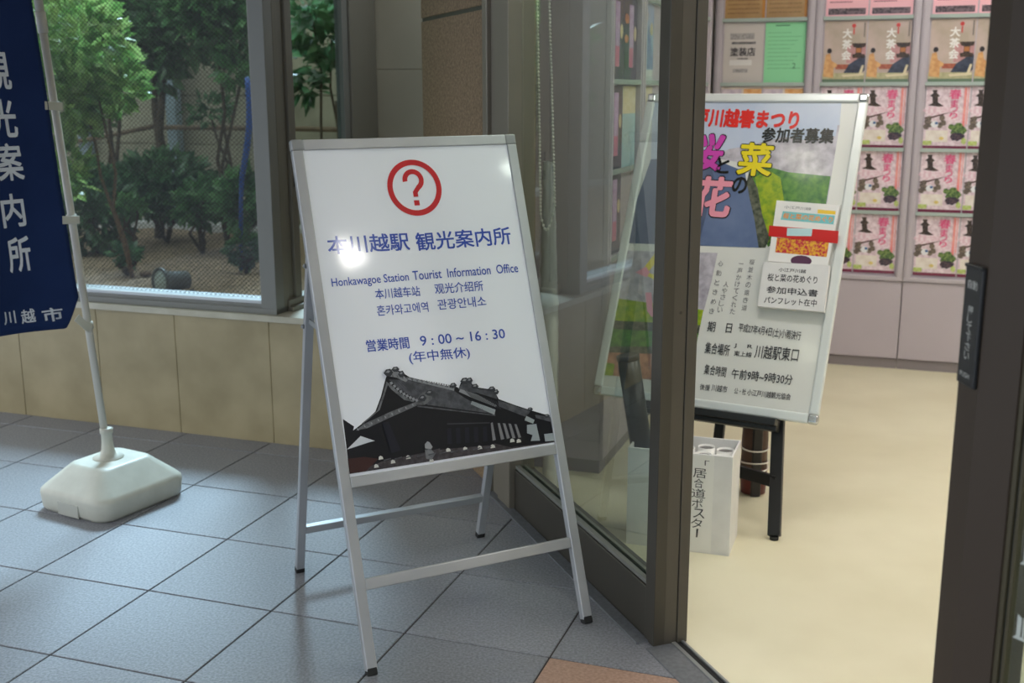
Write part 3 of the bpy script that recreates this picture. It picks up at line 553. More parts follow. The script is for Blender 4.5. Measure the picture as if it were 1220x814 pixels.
BOARD_ART = [('sky', [(0.0219, 1.0885), (0.7025, 1.0863), (0.7087, 1.009), (0.0586, 0.9986)]), ('cherry', [(0.0586, 0.9986), (0.7087, 1.009), (0.7079, 0.7273), (0.5528, 0.7282), (0.4618, 0.8379), (0.3801, 0.8808), (0.2559, 0.8925), (0.0858, 0.8717)]), ('sky', [(0.0219, 1.0885), (0.7025, 1.0863), (0.7017, 0.9645), (0.6031, 0.9474), (0.5146, 0.9604), (0.4302, 0.9372), (0.3447, 0.9105), (0.273, 0.8837), (0.0568, 0.8708)]), ('cherry', [(0.273, 0.8837), (0.3437, 0.9166), (0.445, 0.9376), (0.5286, 0.9638), (0.6078, 0.9535), (0.7008, 0.9704), (0.7063, 0.8264), (0.5634, 0.8387), (0.4982, 0.8483), (0.4125, 0.8666)]), ('green', [(0.4265, 0.8366), (0.4972, 0.8543), (0.5634, 0.8387), (0.7059, 0.8293), (0.7056, 0.7243), (0.5528, 0.7282), (0.5612, 0.5901), (0.5352, 0.5737), (0.4943, 0.6449), (0.4561, 0.7323)]), ('lime', [(0.4507, 0.8164), (0.4899, 0.845), (0.5377, 0.8198), (0.567, 0.7289), (0.5605, 0.6636), (0.5503, 0.6041), (0.5328, 0.5882), (0.498, 0.6748)]), ('shrub', [(0.4265, 0.8366), (0.466, 0.7778), (0.4955, 0.6895), (0.536, 0.6032), (0.5271, 0.5702), (0.5014, 0.5684), (0.4798, 0.644), (0.4582, 0.7024), (0.422, 0.7759)]), ('river', [(0.0568, 0.8708), (0.273, 0.8837), (0.4117, 0.8361), (0.4418, 0.7466), (0.473, 0.6674), (0.5042, 0.5686), (0.0269, 0.5539), (0.0253, 0.6794)]), ('river2', [(0.0568, 0.8708), (0.273, 0.8837), (0.3091, 0.8016), (0.3004, 0.6788), (0.2907, 0.5627), (0.0269, 0.5539), (0.0253, 0.6794)]), ('cherry', [(0.0291, 0.526), (0.3643, 0.5408), (0.3608, 0.442), (0.3506, 0.3313), (0.0262, 0.3428)]), ('lime', [(0.025, 0.3489), (0.3495, 0.3371), (0.3481, 0.2779), (0.0194, 0.2622)]), ('shrub', [(0.0214, 0.2686), (0.3471, 0.2837), (0.3475, 0.2484), (0.0222, 0.2319)]), ('green', [(0.021, 0.2379), (0.3464, 0.2542), (0.3464, 0.2043), (0.0183, 0.1703)]), ('shrub', [(0.0177, 0.1733), (0.3459, 0.2072), (0.3458, 0.1749), (0.0155, 0.1517)]), ('peach', [(0.0187, 0.1521), (0.3452, 0.1778), (0.3423, 0.0782), (0.0056, 0.0715)]), ('lime', [(0.0163, 0.1153), (0.0617, 0.1147), (0.0637, 0.0727), (0.0189, 0.0701)]), ('yel', [(0.0955, 0.4505), (0.1362, 0.5213), (0.1962, 0.5379), (0.2001, 0.5168), (0.1553, 0.5043), (0.1238, 0.4527), (0.1672, 0.441), (0.1675, 0.4227)]), ('pnk', [(0.0766, 0.4489), (0.1135, 0.4734), (0.1301, 0.4532), (0.1242, 0.4344)]), ('pnk', [(0.1283, 0.3797), (0.1501, 0.3816), (0.1694, 0.3137), (0.1881, 0.2974), (0.1666, 0.2953), (0.1471, 0.3145)])]
LEAF_TEXT = [('小江戸川越', 0.594, 0.4839, 0.6843, 0.4839, 0.5934, 0.4967, 'txt'), ('桜と菜の花めぐり', 0.5615, 0.4492, 0.726, 0.4517, 0.5603, 0.4748, 'txt'), ('参加申込書', 0.5646, 0.4084, 0.7342, 0.4086, 0.5635, 0.4323, 'txt'), ('パンフレット在中', 0.5627, 0.3725, 0.7358, 0.3759, 0.5616, 0.3964, 'txt')]

def on_plane(px, py, p, n):
    d = _cw + _cr * ((px - 610) / F_PX) - _cu * ((py - 407) / F_PX)
    c = V((0, 0, CAM_H))
    return c + d * ((V(p) - c).dot(n) / d.dot(n))

# ================================================================ THE SETTING
# ---- passage floor: 40 cm tiles laid parallel to the window wall
g = MB()
gi = V((math.cos(-0.334529), math.sin(-0.334529), 0)); gj = V((math.sin(-0.334529), -math.cos(-0.334529), 0))
go = V((-3.21641829 * 0.4, 8.77975635 * 0.4, 0))
GT = Matrix((gi, -gj, UP)).transposed().to_4x4(); GT.translation = go
for i in range(-9, 13):
    for j in range(-4, 13):
        mi = 2 if (j == 1 and i >= 4) else random.choice((0, 0, 1))
        g.box(i * 0.4 + 0.0025, i * 0.4 + 0.3975, -(j + 1) * 0.4 + 0.0025, -j * 0.4 - 0.0025, -0.012, 0, GT, 0.0015, mi, 1)
g.box(-3.6, 5.2, -5.2, 1.6, -0.03, -0.003, GT, 0, 3)
g.cut(wp(0, 0.06), L)
g.cut(dp(0, 0.03), N)
struct('floor', g, [M['tile'], M['tile_b'], M['tile_c'], M['grout']])

# ---- low wall under the window, clad in stone panels, and its ledge
g = MB()
WT = frame(W0, A, UP)                                     # x along the wall, y up, z out of it
edges = [-3.2, -2.66, -2.24, -1.82, -1.405, -0.986, -0.596, -0.152, 0.27, 0.69, 1.1]
for a0, a1 in zip(edges, edges[1:]):
    g.box(a0 + 0.0015, a1 - 0.0015, 0.0, 0.503, -0.16, 0.0, WT, 0.001, 0, 1)
g.box(-3.2, 1.1, 0.0, 0.50, -0.16, -0.004, WT, 0, 0)
g.cut(dp(0, 0.02), N)
struct('wall_left', g, M['marble'])
g = MB()
q = [wp(-3.2, -0.010), wp(1.3, -0.010), wp(1.3, 1.0), wp(-0.2, 1.0), wp(-0.2, 0.15), wp(-3.2, 0.15)]
g.prism([(p.x, p.y) for p in q], 0.504, 0.528)
g.cut(dp(0, 0.02), N)
struct('trim_1', g, M['ledge'])

# ---- corner window: front pane, return pane, aluminium frame
w = bpy.data.objects.new('window_1', None); COL.objects.link(w); w['kind'] = 'structure'; BASE['window_1'] = WT.copy(); w.matrix_world = WT
g = MB()
g.box(-3.2, -0.120, 0.528, 0.552, -0.115, -0.012, WT, 0.002)
g.box(-3.2, -0.185, 0.550, 0.566, -0.125, -0.026, WT, 0.002)
g.box(-0.190, -0.120, 0.528, 2.35, -0.075, -0.014, WT, 0.003)
g.box(-3.2, -0.120, 2.30, 2.36, -0.105, -0.02, WT, 0.002)
g.box(-2.35, -2.29, 0.552, 2.33, -0.1, -0.02, WT, 0.002)
g.build('window_frame', M['alu_frame'], w)
g = MB()
g.box(-3.2, -0.190, 0.566, 0.580, -0.130, -0.030, WT, 0.002)
g.build('window_sill', M['sill'], w)
g = MB()
g.box(-3.2, -0.185, 0.574, 2.31, -0.068, -0.062, WT)
g.build('glass_pane', M['glass_win'], w)
w = bpy.data.objects.new('window_2', None); COL.objects.link(w); w['kind'] = 'structure'; BASE['window_2'] = WT.copy(); w.matrix_world = WT
g = MB()
g.box(-0.185, -0.120, 0.528, 2.35, -0.110, -0.075, WT, 0.003)
g.box(-0.185, -0.130, 0.528, 2.35, -0.165, -0.112, WT, 0.003)
g.box(-0.185, -0.118, 0.528, 2.35, -0.215, -0.166, WT, 0.003)
g.box(-0.175, -0.112, 0.528, 0.575, -0.98, -0.10, WT, 0.003)
g.box(-0.190, -0.095, 0.528, 0.548, -0.98, -0.10, WT, 0.003)
g.box(-0.175, -0.115, 2.30, 2.36, -0.98, -0.10, WT, 0.003)
g.box(-0.185, -0.118, 0.548, 2.35, -0.86, -0.707, WT, 0.003)
g.box(-0.185, -0.128, 0.548, 2.35, -0.98, -0.862, WT, 0.003)
g.build('window_frame', M['alu_dark'], w)
g = MB()
g.box(-0.165, -0.128, 0.548, 2.33, -0.706, -0.655, WT, 0.002)
g.build('glazing_bead', M['alu_frame'], w)
g = MB()
g.box(-0.152, -0.146, 0.57, 2.31, -0.69, -0.21, WT)
g.build('glass_pane', M['glass_side'], w)
g = MB()
for y, z in ((1.02, 0.05), (1.10, 0.05)):
    g.box(-0.124, -0.108, y, y + 0.04, -0.21, -0.185, WT, 0.004)
g.build('window_latch', M['black'], w)
g = MB()
g.box(-3.2, 1.0, 2.36, 2.66, -0.16, -0.0, WT)
g.box(-0.2, 0.6, 2.36, 2.66, -1.06, -0.16, WT)
g.cut(dp(0, 0.02), N)
struct('wall_upper', g, M['panel'])

# ---- tiled recess wall and granite pilaster
g = MB()
g.box(-0.16, 0.34, 0.40, 1.488, -1.08, -0.985, WT, 0.002)
g.box(-0.16, 0.34, 1.492, 2.66, -1.08, -0.985, WT, 0.002)
g.box(-0.16, 0.34, 0.40, 2.66, -1.08, -0.990, WT)
struct('wall_recess', g, M['panel'])
DT = frame(D0, D, UP)                                     # x towards the viewer along the front, y up, z outwards
g = MB()
g.box(-2.10, -1.282, 0.0, 1.660, -0.17, 0.0, DT, 0.003)
g.box(-2.10, -1.282, 1.674, 2.66, -0.17, 0.0, DT, 0.003)
g.box(-2.098, -1.284, 0.0, 2.66, -0.168, -0.005, DT, 0, 1)
struct('wall_pilaster', g, [M['stone'], M['bronze_dark']])

# ---- the glass front: jamb, kick rail, pane, end post
w = bpy.data.objects.new('window_3', None); COL.objects.link(w); w['kind'] = 'structure'; BASE['window_3'] = DT.copy(); w.matrix_world = DT
g = MB()
g.box(-1.282, -1.235, 0.0, 2.3, -0.10, 0.022, DT, 0.003)
g.box(-1.233, -1.165, 0.0, 2.3, -0.10, 0.008, DT, 0.003)
g.box(-1.163, -1.045, 0.0, 2.3, -0.075, 0.016, DT, 0.003)
g.box(-1.045, -0.05, 2.2, 2.3, -0.075, 0.0, DT, 0.003)
g.build('jamb', M['jamb'], w)
g = MB()
g.box(-1.045, -0.05, 0.0, 0.143, -0.075, -0.004, DT, 0.003)
g.box(-1.045, -0.05, 0.145, 0.156, -0.024, -0.008, DT, 0.001, 1)
g.box(-1.045, -0.05, 0.145, 0.152, -0.050, -0.040, DT, 0.001, 1)
g.box(-1.045, -0.05, 0.143, 0.147, -0.040, -0.024, DT, 0, 2)
g.build('kick_rail', [M['bronze_dark'], M['alu_frame'], M['gasket']], w)
g = MB()
g.box(-1.05, -0.048, 0.147, 2.24, -0.036, -0.030, DT)
g.build('glass_pane', M['glass_door'], w)
g = MB()
g.box(-0.052, 0.0, 0.0, 2.3, -0.032, 0.0, DT, 0.002, 1)
g.box(-0.050, -0.001, 0.0, 2.3, -0.066, -0.030, DT, 0.002)
g.box(-0.050, 0.001, 0.0, 2.3, -0.096, -0.067, DT, 0.002)
g.lathe([(0.0001, 0.0), (0.004, 0.0), (0.004, 0.002), (0.0001, 0.003)], frame(dp(0.0, 0.05, 0.87), -N, UP) @ Matrix.Identity(4), 12, 1)
g.build('end_post', [M['bronze'], M['bronze_dark']], w)
g = MB()
g.box(-1.23, -0.03, -0.004, 0.005, -0.002, 0.034, DT, 0.001)
struct('trim_2', g, M['threshold'])
g = MB()
g.box(0.0, 3.2, -0.004, 0.003, -0.052, 0.022, DT, 0.001)
g.box(0.0, 3.2, -0.004, 0.006, -0.063, -0.052, DT, 0.001, 1)
g.box(0.0, 3.2, -0.010, 0.001, -0.080, -0.063, DT, 0, 2)
g.box(0.0, 3.2, -0.004, 0.006, -0.087, -0.080, DT, 0.001, 1)
struct('trim_3', g, [M['threshold'], M['steel'], M['black']])

# ---- the open sliding leaf on the right
w = bpy.data.objects.new('door_1', None); COL.objects.link(w); w['kind'] = 'structure'; BASE['door_1'] = DT.copy(); w.matrix_world = DT
FT = Matrix((D, N, UP)).transposed().to_4x4(); FT.translation = D0
g = MB()
g.prism([(0.975, 0.020), (1.040, 0.0), (1.120, 0.0), (1.120, 0.045), (0.975, 0.045)], 0.012, 2.22, FT)
g.prism([(1.121, 0.003), (1.130, 0.003), (1.130, 0.042), (1.121, 0.042)], 0.10, 2.22, FT, 1)
g.prism([(1.130, 0.008), (1.135, 0.008), (1.135, 0.036), (1.130, 0.036)], 0.10, 2.22, FT, 2)
g.prism([(1.135, 0.005), (1.141, 0.005), (1.141, 0.040), (1.135, 0.040)], 0.10, 2.22, FT, 1)
g.prism([(1.120, 0.0), (1.95, 0.0), (1.95, 0.045), (1.120, 0.045)], 0.012, 0.12, FT)
g.prism([(1.120, 0.0), (1.95, 0.0), (1.95, 0.045), (1.120, 0.045)], 2.12, 2.22, FT)
g.prism([(1.87, 0.0), (1.95, 0.0), (1.95, 0.045), (1.87, 0.045)], 0.10, 2.14, FT)
g.build('door_stile', [M['bronze_leaf'], M['bronze_lip'], M['gasket']], w)
g = MB()
g.prism([(1.140, 0.010), (1.88, 0.010), (1.88, 0.016), (1.140, 0.016)], 0.11, 2.13, FT)
pane = g.build('glass_pane', M['glass_door'], w)
g = MB()
ET = frame(dp(0, 0.0095), D, UP)
def blackletter(g, t, z, s):
    g.poly([(t, z + s), (t + 0.2 * s, z + s * 0.92), (t + 0.2 * s, z + 0.22 * s), (t, z + 0.12 * s)], 0, ET)
    g.poly([(t + 0.27 * s, z + s * 0.98), (t + 0.36 * s, z + s * 0.9), (t + 0.36 * s, z + 0.2 * s), (t + 0.27 * s, z + 0.2 * s)], 0, ET)
    g.poly([(t - 0.16 * s, z + 0.02 * s), (t + 0.02 * s, z + 0.2 * s), (t + 0.4 * s, z + 0.2 * s), (t + 0.72 * s, z - 0.14 * s), (t + 0.95 * s, z + 0.06 * s), (t + 0.7 * s, z - 0.02 * s), (t + 0.45 * s, z + 0.1 * s)], 0, ET)
blackletter(g, 1.153, 0.698, 0.040)
g.build('lettering', M['etch'], pane); g = MB()
blackletter(g, 1.153, 0.578, 0.042)
g.poly([(1.153 + 0.05, 0.585), (1.153 + 0.062, 0.592), (1.153 + 0.06, 0.612), (1.153 + 0.045, 0.62), (1.153 + 0.018, 0.618), (1.153 + 0.04, 0.612), (1.153 + 0.05, 0.606)], 0, ET)
g.build('lettering', M['etch'], pane)
PT = frame(dp(0.978, 0.0190, 0.942), D * 0.065 - N * 0.020, UP)
g = MB()
g.box(0.004, 0.062, 0.0, 0.188, 0.0, 0.007, PT, 0.002)
g.box(0.004, 0.062, 0.184, 0.190, 0.0, 0.010, PT, 0.002)
plate = g.build('push_plate', M['plate'], w)
g = MB()
upright(g, '自動', 0.017, 0.049, 0.152, 0.166, 0.0074, PT)
g.build('lettering', M['plate_ink'], plate); g = MB()
for k, ch in enumerate('押して下さい'):
    y = 0.114 - k * 0.0145
    upright(g, ch, 0.024, 0.041, y, y + 0.0125, 0.0074, PT)
g.build('lettering', M['plate_ink'], plate); g = MB()
upright(g, 'PUSH', 0.015, 0.047, 0.013, 0.021, 0.0074, PT, latin=True)
g.build('lettering', M['plate_ink'], plate)

# ---- lintel over the front, the rest of the front wall
g = MB()
g.box(-1.282, 4.6, 2.3, 2.66, -0.12, 0.0, DT)
g.box(2.9, 4.6, 0.0, 2.3, -0.12, 0.0, DT)
struct('wall_front', g, M['bronze_dark'])

# ---- office shell
g = MB()
q = [dp(-5.5, 0.087), dp(4.6, 0.087), dp(4.6, 7.2), dp(-5.5, 7.2)]
g.prism([(p.x, p.y) for p in q], -0.03, 0.0)
g.cut(bp(0, 0.45), L); g.cut(bp(-1.42, 0), -A); g.cut(bp(4.0, 0), A)
struct('floor_office', g, M['vinyl'])
g = MB()
q = [dp(-5.5, 0.0), dp(4.6, 0.0), dp(4.6, 7.2), dp(-5.5, 7.2)]
g.prism([(p.x, p.y) for p in q], 2.5, 2.56)
g.cut(bp(0, 0.45), L); g.cut(bp(-1.42, 0), -A); g.cut(bp(4.0, 0), A)
struct('ceiling_office', g, M['office_ceiling'])
g = MB()
BT = frame(B0, A, UP)
g.box(-1.5, 4.1, 0.0, 2.56, -0.53, -0.43, BT)
struct('wall_back', g, M['office_wall'])
g = MB()
g.box(-1.52, -1.42, 0.0, 2.56, -0.43, 2.02, BT)
struct('wall_side', g, M['office_wall'])
g = MB()
g.box(4.0, 4.1, 0.0, 2.56, -0.43, 8.0, BT)
g.cut(dp(0, 0.0), -N)
struct('wall_right', g, M['office_wall'])
g = MB()
g.box(0.0, 4.6, 0, 2.56, 0, 0.1, frame(dp(4.6, 0.0), N, UP))
struct('wall_near', g, M['office_wall'])

# ---- passage ceiling, its unseen part extended over the viewer to block sky light
g = MB()
q = [wp(-3.4, 0.1), wp(6.5, 0.1), wp(6.5, -4.7), wp(-3.4, -4.7)]
g.prism([(p.x, p.y) for p in q], 2.66, 2.72)
g.cut(dp(0, 0.0), N)
struct('ceiling', g, M['passage_ceiling'])

# ---- unseen ground and wall, added to block bright sky behind the viewer
g = MB()
q = [wp(-30, 12), wp(30, 12), wp(30, -40), wp(-30, -40)]
g.prism([(p.x, p.y) for p in q], -0.08, -0.035)
struct('ground_street', g, M['asphalt'])
g = MB()
g.box(-30, 30, -0.05, 5.0, 13.0, 13.4, WT)
struct('wall_sky_blocker', g, M['sky_blocker'])

# ---- garden ground and wall
g = MB()
nx, ny = 60, 30
b = bmesh.new()
vs = {}
for i in range(nx + 1):
    for j in range(ny + 1):
        p = wp(-7 + 7.0 * i / nx + 0.0, 0.17 + 3.4 * j / ny)
        vs[i, j] = b.verts.new((p.x, p.y, 0.40 + 0.035 * noise.noise(p * 2.1) + 0.012 * noise.noise(p * 9)))
for i in range(nx):
    for j in range(ny):
        b.faces.new((vs[i, j], vs[i + 1, j], vs[i + 1, j + 1], vs[i, j + 1])).smooth = True
g.merge(b)
struct('ground', g, M['soil'])
g = MB()
for k in range(9):
    z0 = 0.28 + k * 0.36
    g.box(-7.2, 1.5, z0 + 0.006, z0 + 0.354, -3.72, -3.58, WT, 0.004, 0, 1)
g.box(-7.2, 1.5, 0.28, 3.5, -3.72, -3.59, WT, 0)
struct('wall_garden', g, M['concrete'])
g = MB()
g.box(-7.0, 0.6, 0.36, 0.455, -3.36, -3.16, WT, 0.01)
struct('trim_4', g, M['curb'])
g = MB()
g.box(0.0, 0.1, 0.3, 3.3, -3.6, -1.08, WT)
struct('wall_beyond', g, M['panel'])
g = MB()
g.box(-7.2, -7.06, 0.3, 3.5, -3.7, -0.1, WT)
struct('wall_reflection_blocker', g, M['concrete'])  # unseen wall added to keep bright sky out of the glass front's reflection

# ================================================================ THE INFORMATION SIGN
SO, SX, SY = V((-0.352406, 2.510111, 0.0)), V((0.895038, 0.445962, 0.004867)), V((-0.154242, 0.299285, 0.941614))
ST = frame(SO, SX, SY)
SZ = SX.cross(SY)
SW, SL = 0.636, 1.352
sign = thing('information_sign', 'aluminium A-frame sign with a red question mark, standing on the grey tiles', 'sign', SO)
for side in (0, 1):
    u0 = 0.0 if side == 0 else SW - 0.028
    g = MB(); g.box(u0, u0 + 0.028, 0.012, SL - 0.028, -0.022, 0.0, ST, 0.0025)
    leg = g.build('front_leg', M['alu'], sign)
    g = MB(); g.box(u0 + 0.001, u0 + 0.027, 0.0, 0.020, -0.023, 0.001, ST, 0.003)
    g.build('rubber_foot', M['rubber'], leg)
    u0 = 0.0 if side == 0 else SW - 0.030
    g = MB(); g.box(u0 - 0.001, u0 + 0.031, SL - 0.029, SL + 0.001, -0.023, 0.001, ST, 0.004)
    g.build('corner_cap', M['alu_cap'], sign)
g = MB(); g.box(0.030, SW - 0.030, SL - 0.028, SL, -0.022, 0.0, ST, 0.0025)
g.build('top_rail', M['alu'], sign)
g = MB(); g.box(0.028, SW - 0.028, 0.458, 0.486, -0.022, 0.0, ST, 0.0025)
g.build('bottom_rail', M['alu'], sign)
g = MB(); g.box(0.028, SW - 0.028, 0.205, 0.233, -0.020, -0.002, ST, 0.0025)
g.build('cross_bar', M['alu'], sign)
g = MB(); g.box(0.026, SW - 0.026, 0.484, SL - 0.026, -0.014, -0.0045, ST)
panel = g.build('sign_panel', M['panel_white'], sign)
panel['label'] = 'white printed sheet with blue lettering'
keys = ['dark', 'sky', 'roofA', 'roofB', 'roofC', 'light', 'sheen', 'pillar', 'low', 'rust', 'cap', 'ridge']
g = MB(); art(g, SIGN_ART, keys, ST, -0.0044, 0.00008)
pic = g.build('roof_picture', [M['s_' + k] for k in keys], panel)
pic['label'] = 'dark picture of a tiled temple-style roof'
for row in SIGN_TEXT:
    s, x0, y0, x1, y1, x2, y2 = row[:7]
    if s == '?':
        continue
    g = MB()
    put_text(g, s, (x0, y0), (x1, y1), (x2, y2), -0.0036, ST, 0, 0.018 if s in ('本川越駅', '観光案内所', '営業時間') else 0.010, len(row) > 7)
    g.build('lettering', M['sign_blue'], panel)
g = MB()
c0, ro, ri, n = (0.3168, 1.2139), 0.0765, 0.0615, 64
b = bmesh.new()
r1 = [b.verts.new((c0[0] + ro * math.cos(2 * math.pi * k / n), c0[1] + ro * math.sin(2 * math.pi * k / n), -0.0036)) for k in range(n)]
r2 = [b.verts.new((c0[0] + ri * math.cos(2 * math.pi * k / n), c0[1] + ri * math.sin(2 * math.pi * k / n), -0.0036)) for k in range(n)]
for k in range(n):
    b.faces.new((r1[k], r1[(k + 1) % n], r2[(k + 1) % n], r2[k]))
bmesh.ops.transform(b, matrix=ST, verts=b.verts)
g.merge(b)
qc, qr0, qr1 = (0.3155, 1.2345), 0.0300, 0.0165      # the question mark: hook, stem, dot
out, inn = [], []
for k in range(25):
    an = R(188 - k * (188 + 58) / 24)
    out.append((qc[0] + qr0 * math.cos(an), qc[1] + qr0 * math.sin(an)))
    inn.append((qc[0] + qr1 * math.cos(an), qc[1] + qr1 * math.sin(an)))
for k in range(24):
    g.poly([out[k], out[k + 1], inn[k + 1], inn[k]], -0.0036, ST)
g.poly([out[24], (0.3232, 1.2000), (0.3232, 1.1890), (0.3098, 1.1890), (0.3098, 1.2030), inn[24]], -0.0036, ST)
g.box(0.3090, 0.3240, 1.1655, 1.1795, -0.0040, -0.0036, ST)
emb = g.build('question_mark_emblem', M['sign_red'], panel)
emb['label'] = 'red ring with a question mark'
FBL, FBR = V((-0.632, 3.132, 0.0)), V((-0.104, 3.400, 0.0))
HL, HR = ST @ V((0.020, 1.06, -0.036)), ST @ V((SW - 0.020, 1.06, -0.036))
rside = (FBR - FBL).normalized()
for f, h_ in ((FBL, HL), (FBR, HR)):
    d_ = (h_ - f).normalized()
    g = MB(); g.bar(f + d_ * 0.012, h_, 0.024, 0.020, rside, 0.002)
    leg = g.build('rear_leg', M['alu'], sign)
    g = MB(); g.bar(f, f + d_ * 0.018, 0.026, 0.022, rside, 0.003)
    g.build('rubber_foot', M['rubber'], leg)
g = MB()
a_, b_ = FBL.lerp(HL, 0.150), FBR.lerp(HR, 0.150)
g.bar(a_ + rside * 0.012, b_ - rside * 0.012, 0.024, 0.018, (HL - FBL), 0.002)
g.build('rear_cross_bar', M['alu'], sign)
for sgn, u, hh, ff in ((0, 0.014, HL, FBL), (1, SW - 0.014, HR, FBR)):
    g = MB()
    p0 = ST @ V((u, 0.86, -0.018)); p1 = ff.lerp(hh, 0.815)
    g.bar(p0, p1, 0.014, 0.004, UP, 0.001)
    stay = g.build('stay_bracket', M['alu_cap'], sign)
    for t in (0.97, 0.80):
        q = ff.lerp(hh, t)
        g = MB()
        g.lathe([(0.006, 0), (0.006, 0.006), (0.0001, 0.009)], Matrix.Translation(q - rside * (0.012 if sgn == 0 else -0.012)) @ Matrix.Rotation(R(90), 4, 'Y') @ Matrix.Rotation(R(180 if sgn == 0 else 0), 4, 'X'), 10)
        g.build('bolt', M['alu_cap'], stay)

# ================================================================ THE BANNER STAND
BC = V((-1.392, 3.735, 0.0))
ban = thing('banner_stand', 'navy banner on a pole in a white plastic water base before the low wall', 'banner', BC)
e1 = V((0.868, -0.496, 0)); e2 = V((0.496, 0.868, 0))
def rring(hx, hy, r, z, off=(0, 0)):
    pts = []
    for cx_, cy_, a0 in ((hx - r, hy - r, 0), (-hx + r, hy - r, 90), (-hx + r, -hy + r, 180), (hx - r, -hy + r, 270)):
        for k in range(7):
            an = R(a0 + 15 * k)
            pts.append(BC + e1 * (cx_ + r * math.cos(an) + off[0]) + e2 * (cy_ + r * math.sin(an) + off[1]) + UP * z)
    return pts
g = MB()
g.loft([rring(0.160, 0.178, 0.05, 0.0), rring(0.168, 0.186, 0.055, 0.012), rring(0.172, 0.190, 0.055, 0.060), rring(0.170, 0.188, 0.055, 0.072), rring(0.160, 0.178, 0.05, 0.083),
        rring(0.098, 0.112, 0.035, 0.146), rring(0.092, 0.106, 0.035, 0.152), rring(0.084, 0.098, 0.03, 0.154)], smooth=True)
tank = g.build('water_tank', M['white_plastic'], ban)
g = MB()
g.box(-0.05, 0.05, -0.1915, -0.186, 0.004, 0.050, Matrix((e1, e2, UP)).transposed().to_4x4() if False else (Matrix.Translation(BC) @ Matrix((e1, e2, UP)).transposed().to_4x4()), 0.002)
g.build('grip', M['grip'], tank)
P0, P1 = V((-1.4015, 3.745, 0.15)), V((-1.5550, 3.745, 2.42))
pd = (P1 - P0).normalized()
g = MB()
g.lathe([(0.052, 0.0), (0.052, 0.004), (0.030, 0.005), (0.022, 0.03), (0.019, 0.055), (0.018, 0.088), (0.022, 0.090), (0.022, 0.106), (0.013, 0.108)], Matrix.Translation(V((-1.4015, 3.745, 0.153))), 24)
g.build('pole_socket', M['white_plastic'], ban)
g = MB()
sp = P0 + pd * 1.44
g.tube([P0 - UP * 0.0, sp], 0.0125, 14)
g.tube([sp - pd * 0.01, sp - pd * 0.009, sp + pd * 0.055, sp + pd * 0.056], [0.013, 0.0165, 0.0165, 0.0135], 14)
g.tube([sp, P1], 0.0135, 14)
pole = g.build('pole', M['pole'], ban)
CD = V((-0.62, -0.78, 0)).normalized()
CO = V((-1.42, 3.74, 0.0))
CN = CD.cross(UP)
if CN.y > 0:
    CN = -CN
def cloth_pt(u, z, d=0.0):
    fold = 0.010 * math.sin(u * 17 + z * 1.5) * min(1, max(0, (1.9 - z))) + 0.006 * math.sin(z * 5 + u * 6)
    return CO + CD * u + UP * z + CN * (fold + d)
def c_edge(z): return 0.036 + (z - 0.64) * 0.073
g = MB(); b = bmesh.new(); grid = {}
nu, nz = 30, 60
for i in range(nu + 1):
    for j in range(nz + 1):
        s_ = i / nu
        zb = 0.625 + 0.02 * s_ + (0.045 * max(0, 1 - s_ * 9) ** 1.2)
        z = zb + (2.36 - zb) * j / nz
        u = c_edge(z) + 0.45 * s_ + (0.03 * max(0, 1 - j / 2) * max(0, 1 - s_ * 6))
        grid[i, j] = b.verts.new(cloth_pt(u, z))
for i in range(nu):
    for j in range(nz):
        b.faces.new((grid[i, j], grid[i + 1, j], grid[i + 1, j + 1], grid[i, j + 1])).smooth = True
g.merge(b)
cloth = g.build('banner_cloth', M['navy'], ban)
sol = cloth.modifiers.new('thickness', 'SOLIDIFY'); sol.thickness = 0.0012; sol.offset = -1
def cloth_text(s, u0, u1, z0, z1, lean=0.073, bold=0.02, latin=False):
    m = MB()
    upright(m, s, 0, 1, 0, 1, 0, Matrix.Identity(4), bold=bold, latin=latin)
    bmesh.ops.triangulate(m.bm, faces=m.bm.faces[:])
    bmesh.ops.subdivide_edges(m.bm, edges=[e for e in m.bm.edges if e.calc_length() > 0.15], cuts=2)
    for v in m.bm.verts:
        z = z0 + (z1 - z0) * v.co.y
        u = u0 + (u1 - u0) * v.co.x + lean * (z - (z0 + z1) / 2)
        v.co = cloth_pt(u, z, 0.0022)
    m.build('lettering', M['banner_white'], cloth)
for s, ua, ub, za, zb in (('観', 0.300, 0.205, 1.398, 1.518), ('光', 0.290, 0.198, 1.255, 1.372), ('案', 0.278, 0.188, 1.122, 1.238), ('内', 0.275, 0.194, 0.976, 1.082), ('所', 0.264, 0.184, 0.832, 0.945),
                      ('川', 0.298, 0.255, 0.670, 0.712), ('越', 0.236, 0.188, 0.663, 0.709), ('市', 0.166, 0.100, 0.657, 0.703)):
    cloth_text(s, ua, ub, za, zb)
for z in (1.351, 0.985, 0.622, 1.75, 2.2):
    g = MB()
    q = P0 + pd * ((z - P0.z) / pd.z)
    eu = c_edge(z) + 0.012
    if z < 0.65:
        a_ = cloth_pt(c_edge(0.66) + 0.02, 0.66, 0.003); e_ = q + V((0.012, 0, -0.012))
    else:
        a_ = cloth_pt(eu, z, 0.003); e_ = q + V((0.032, -0.004, -0.004))
    a_.y = min(a_.y, q.y - 0.016)
    g.tube([q - pd * 0.012, q + pd * 0.012], 0.0165, 14)
    g.bar(a_, V((e_.x, q.y - 0.017, e_.z)), 0.026, 0.003, UP, 0.001)
    g.build('tie', M['white_plastic'], ban)

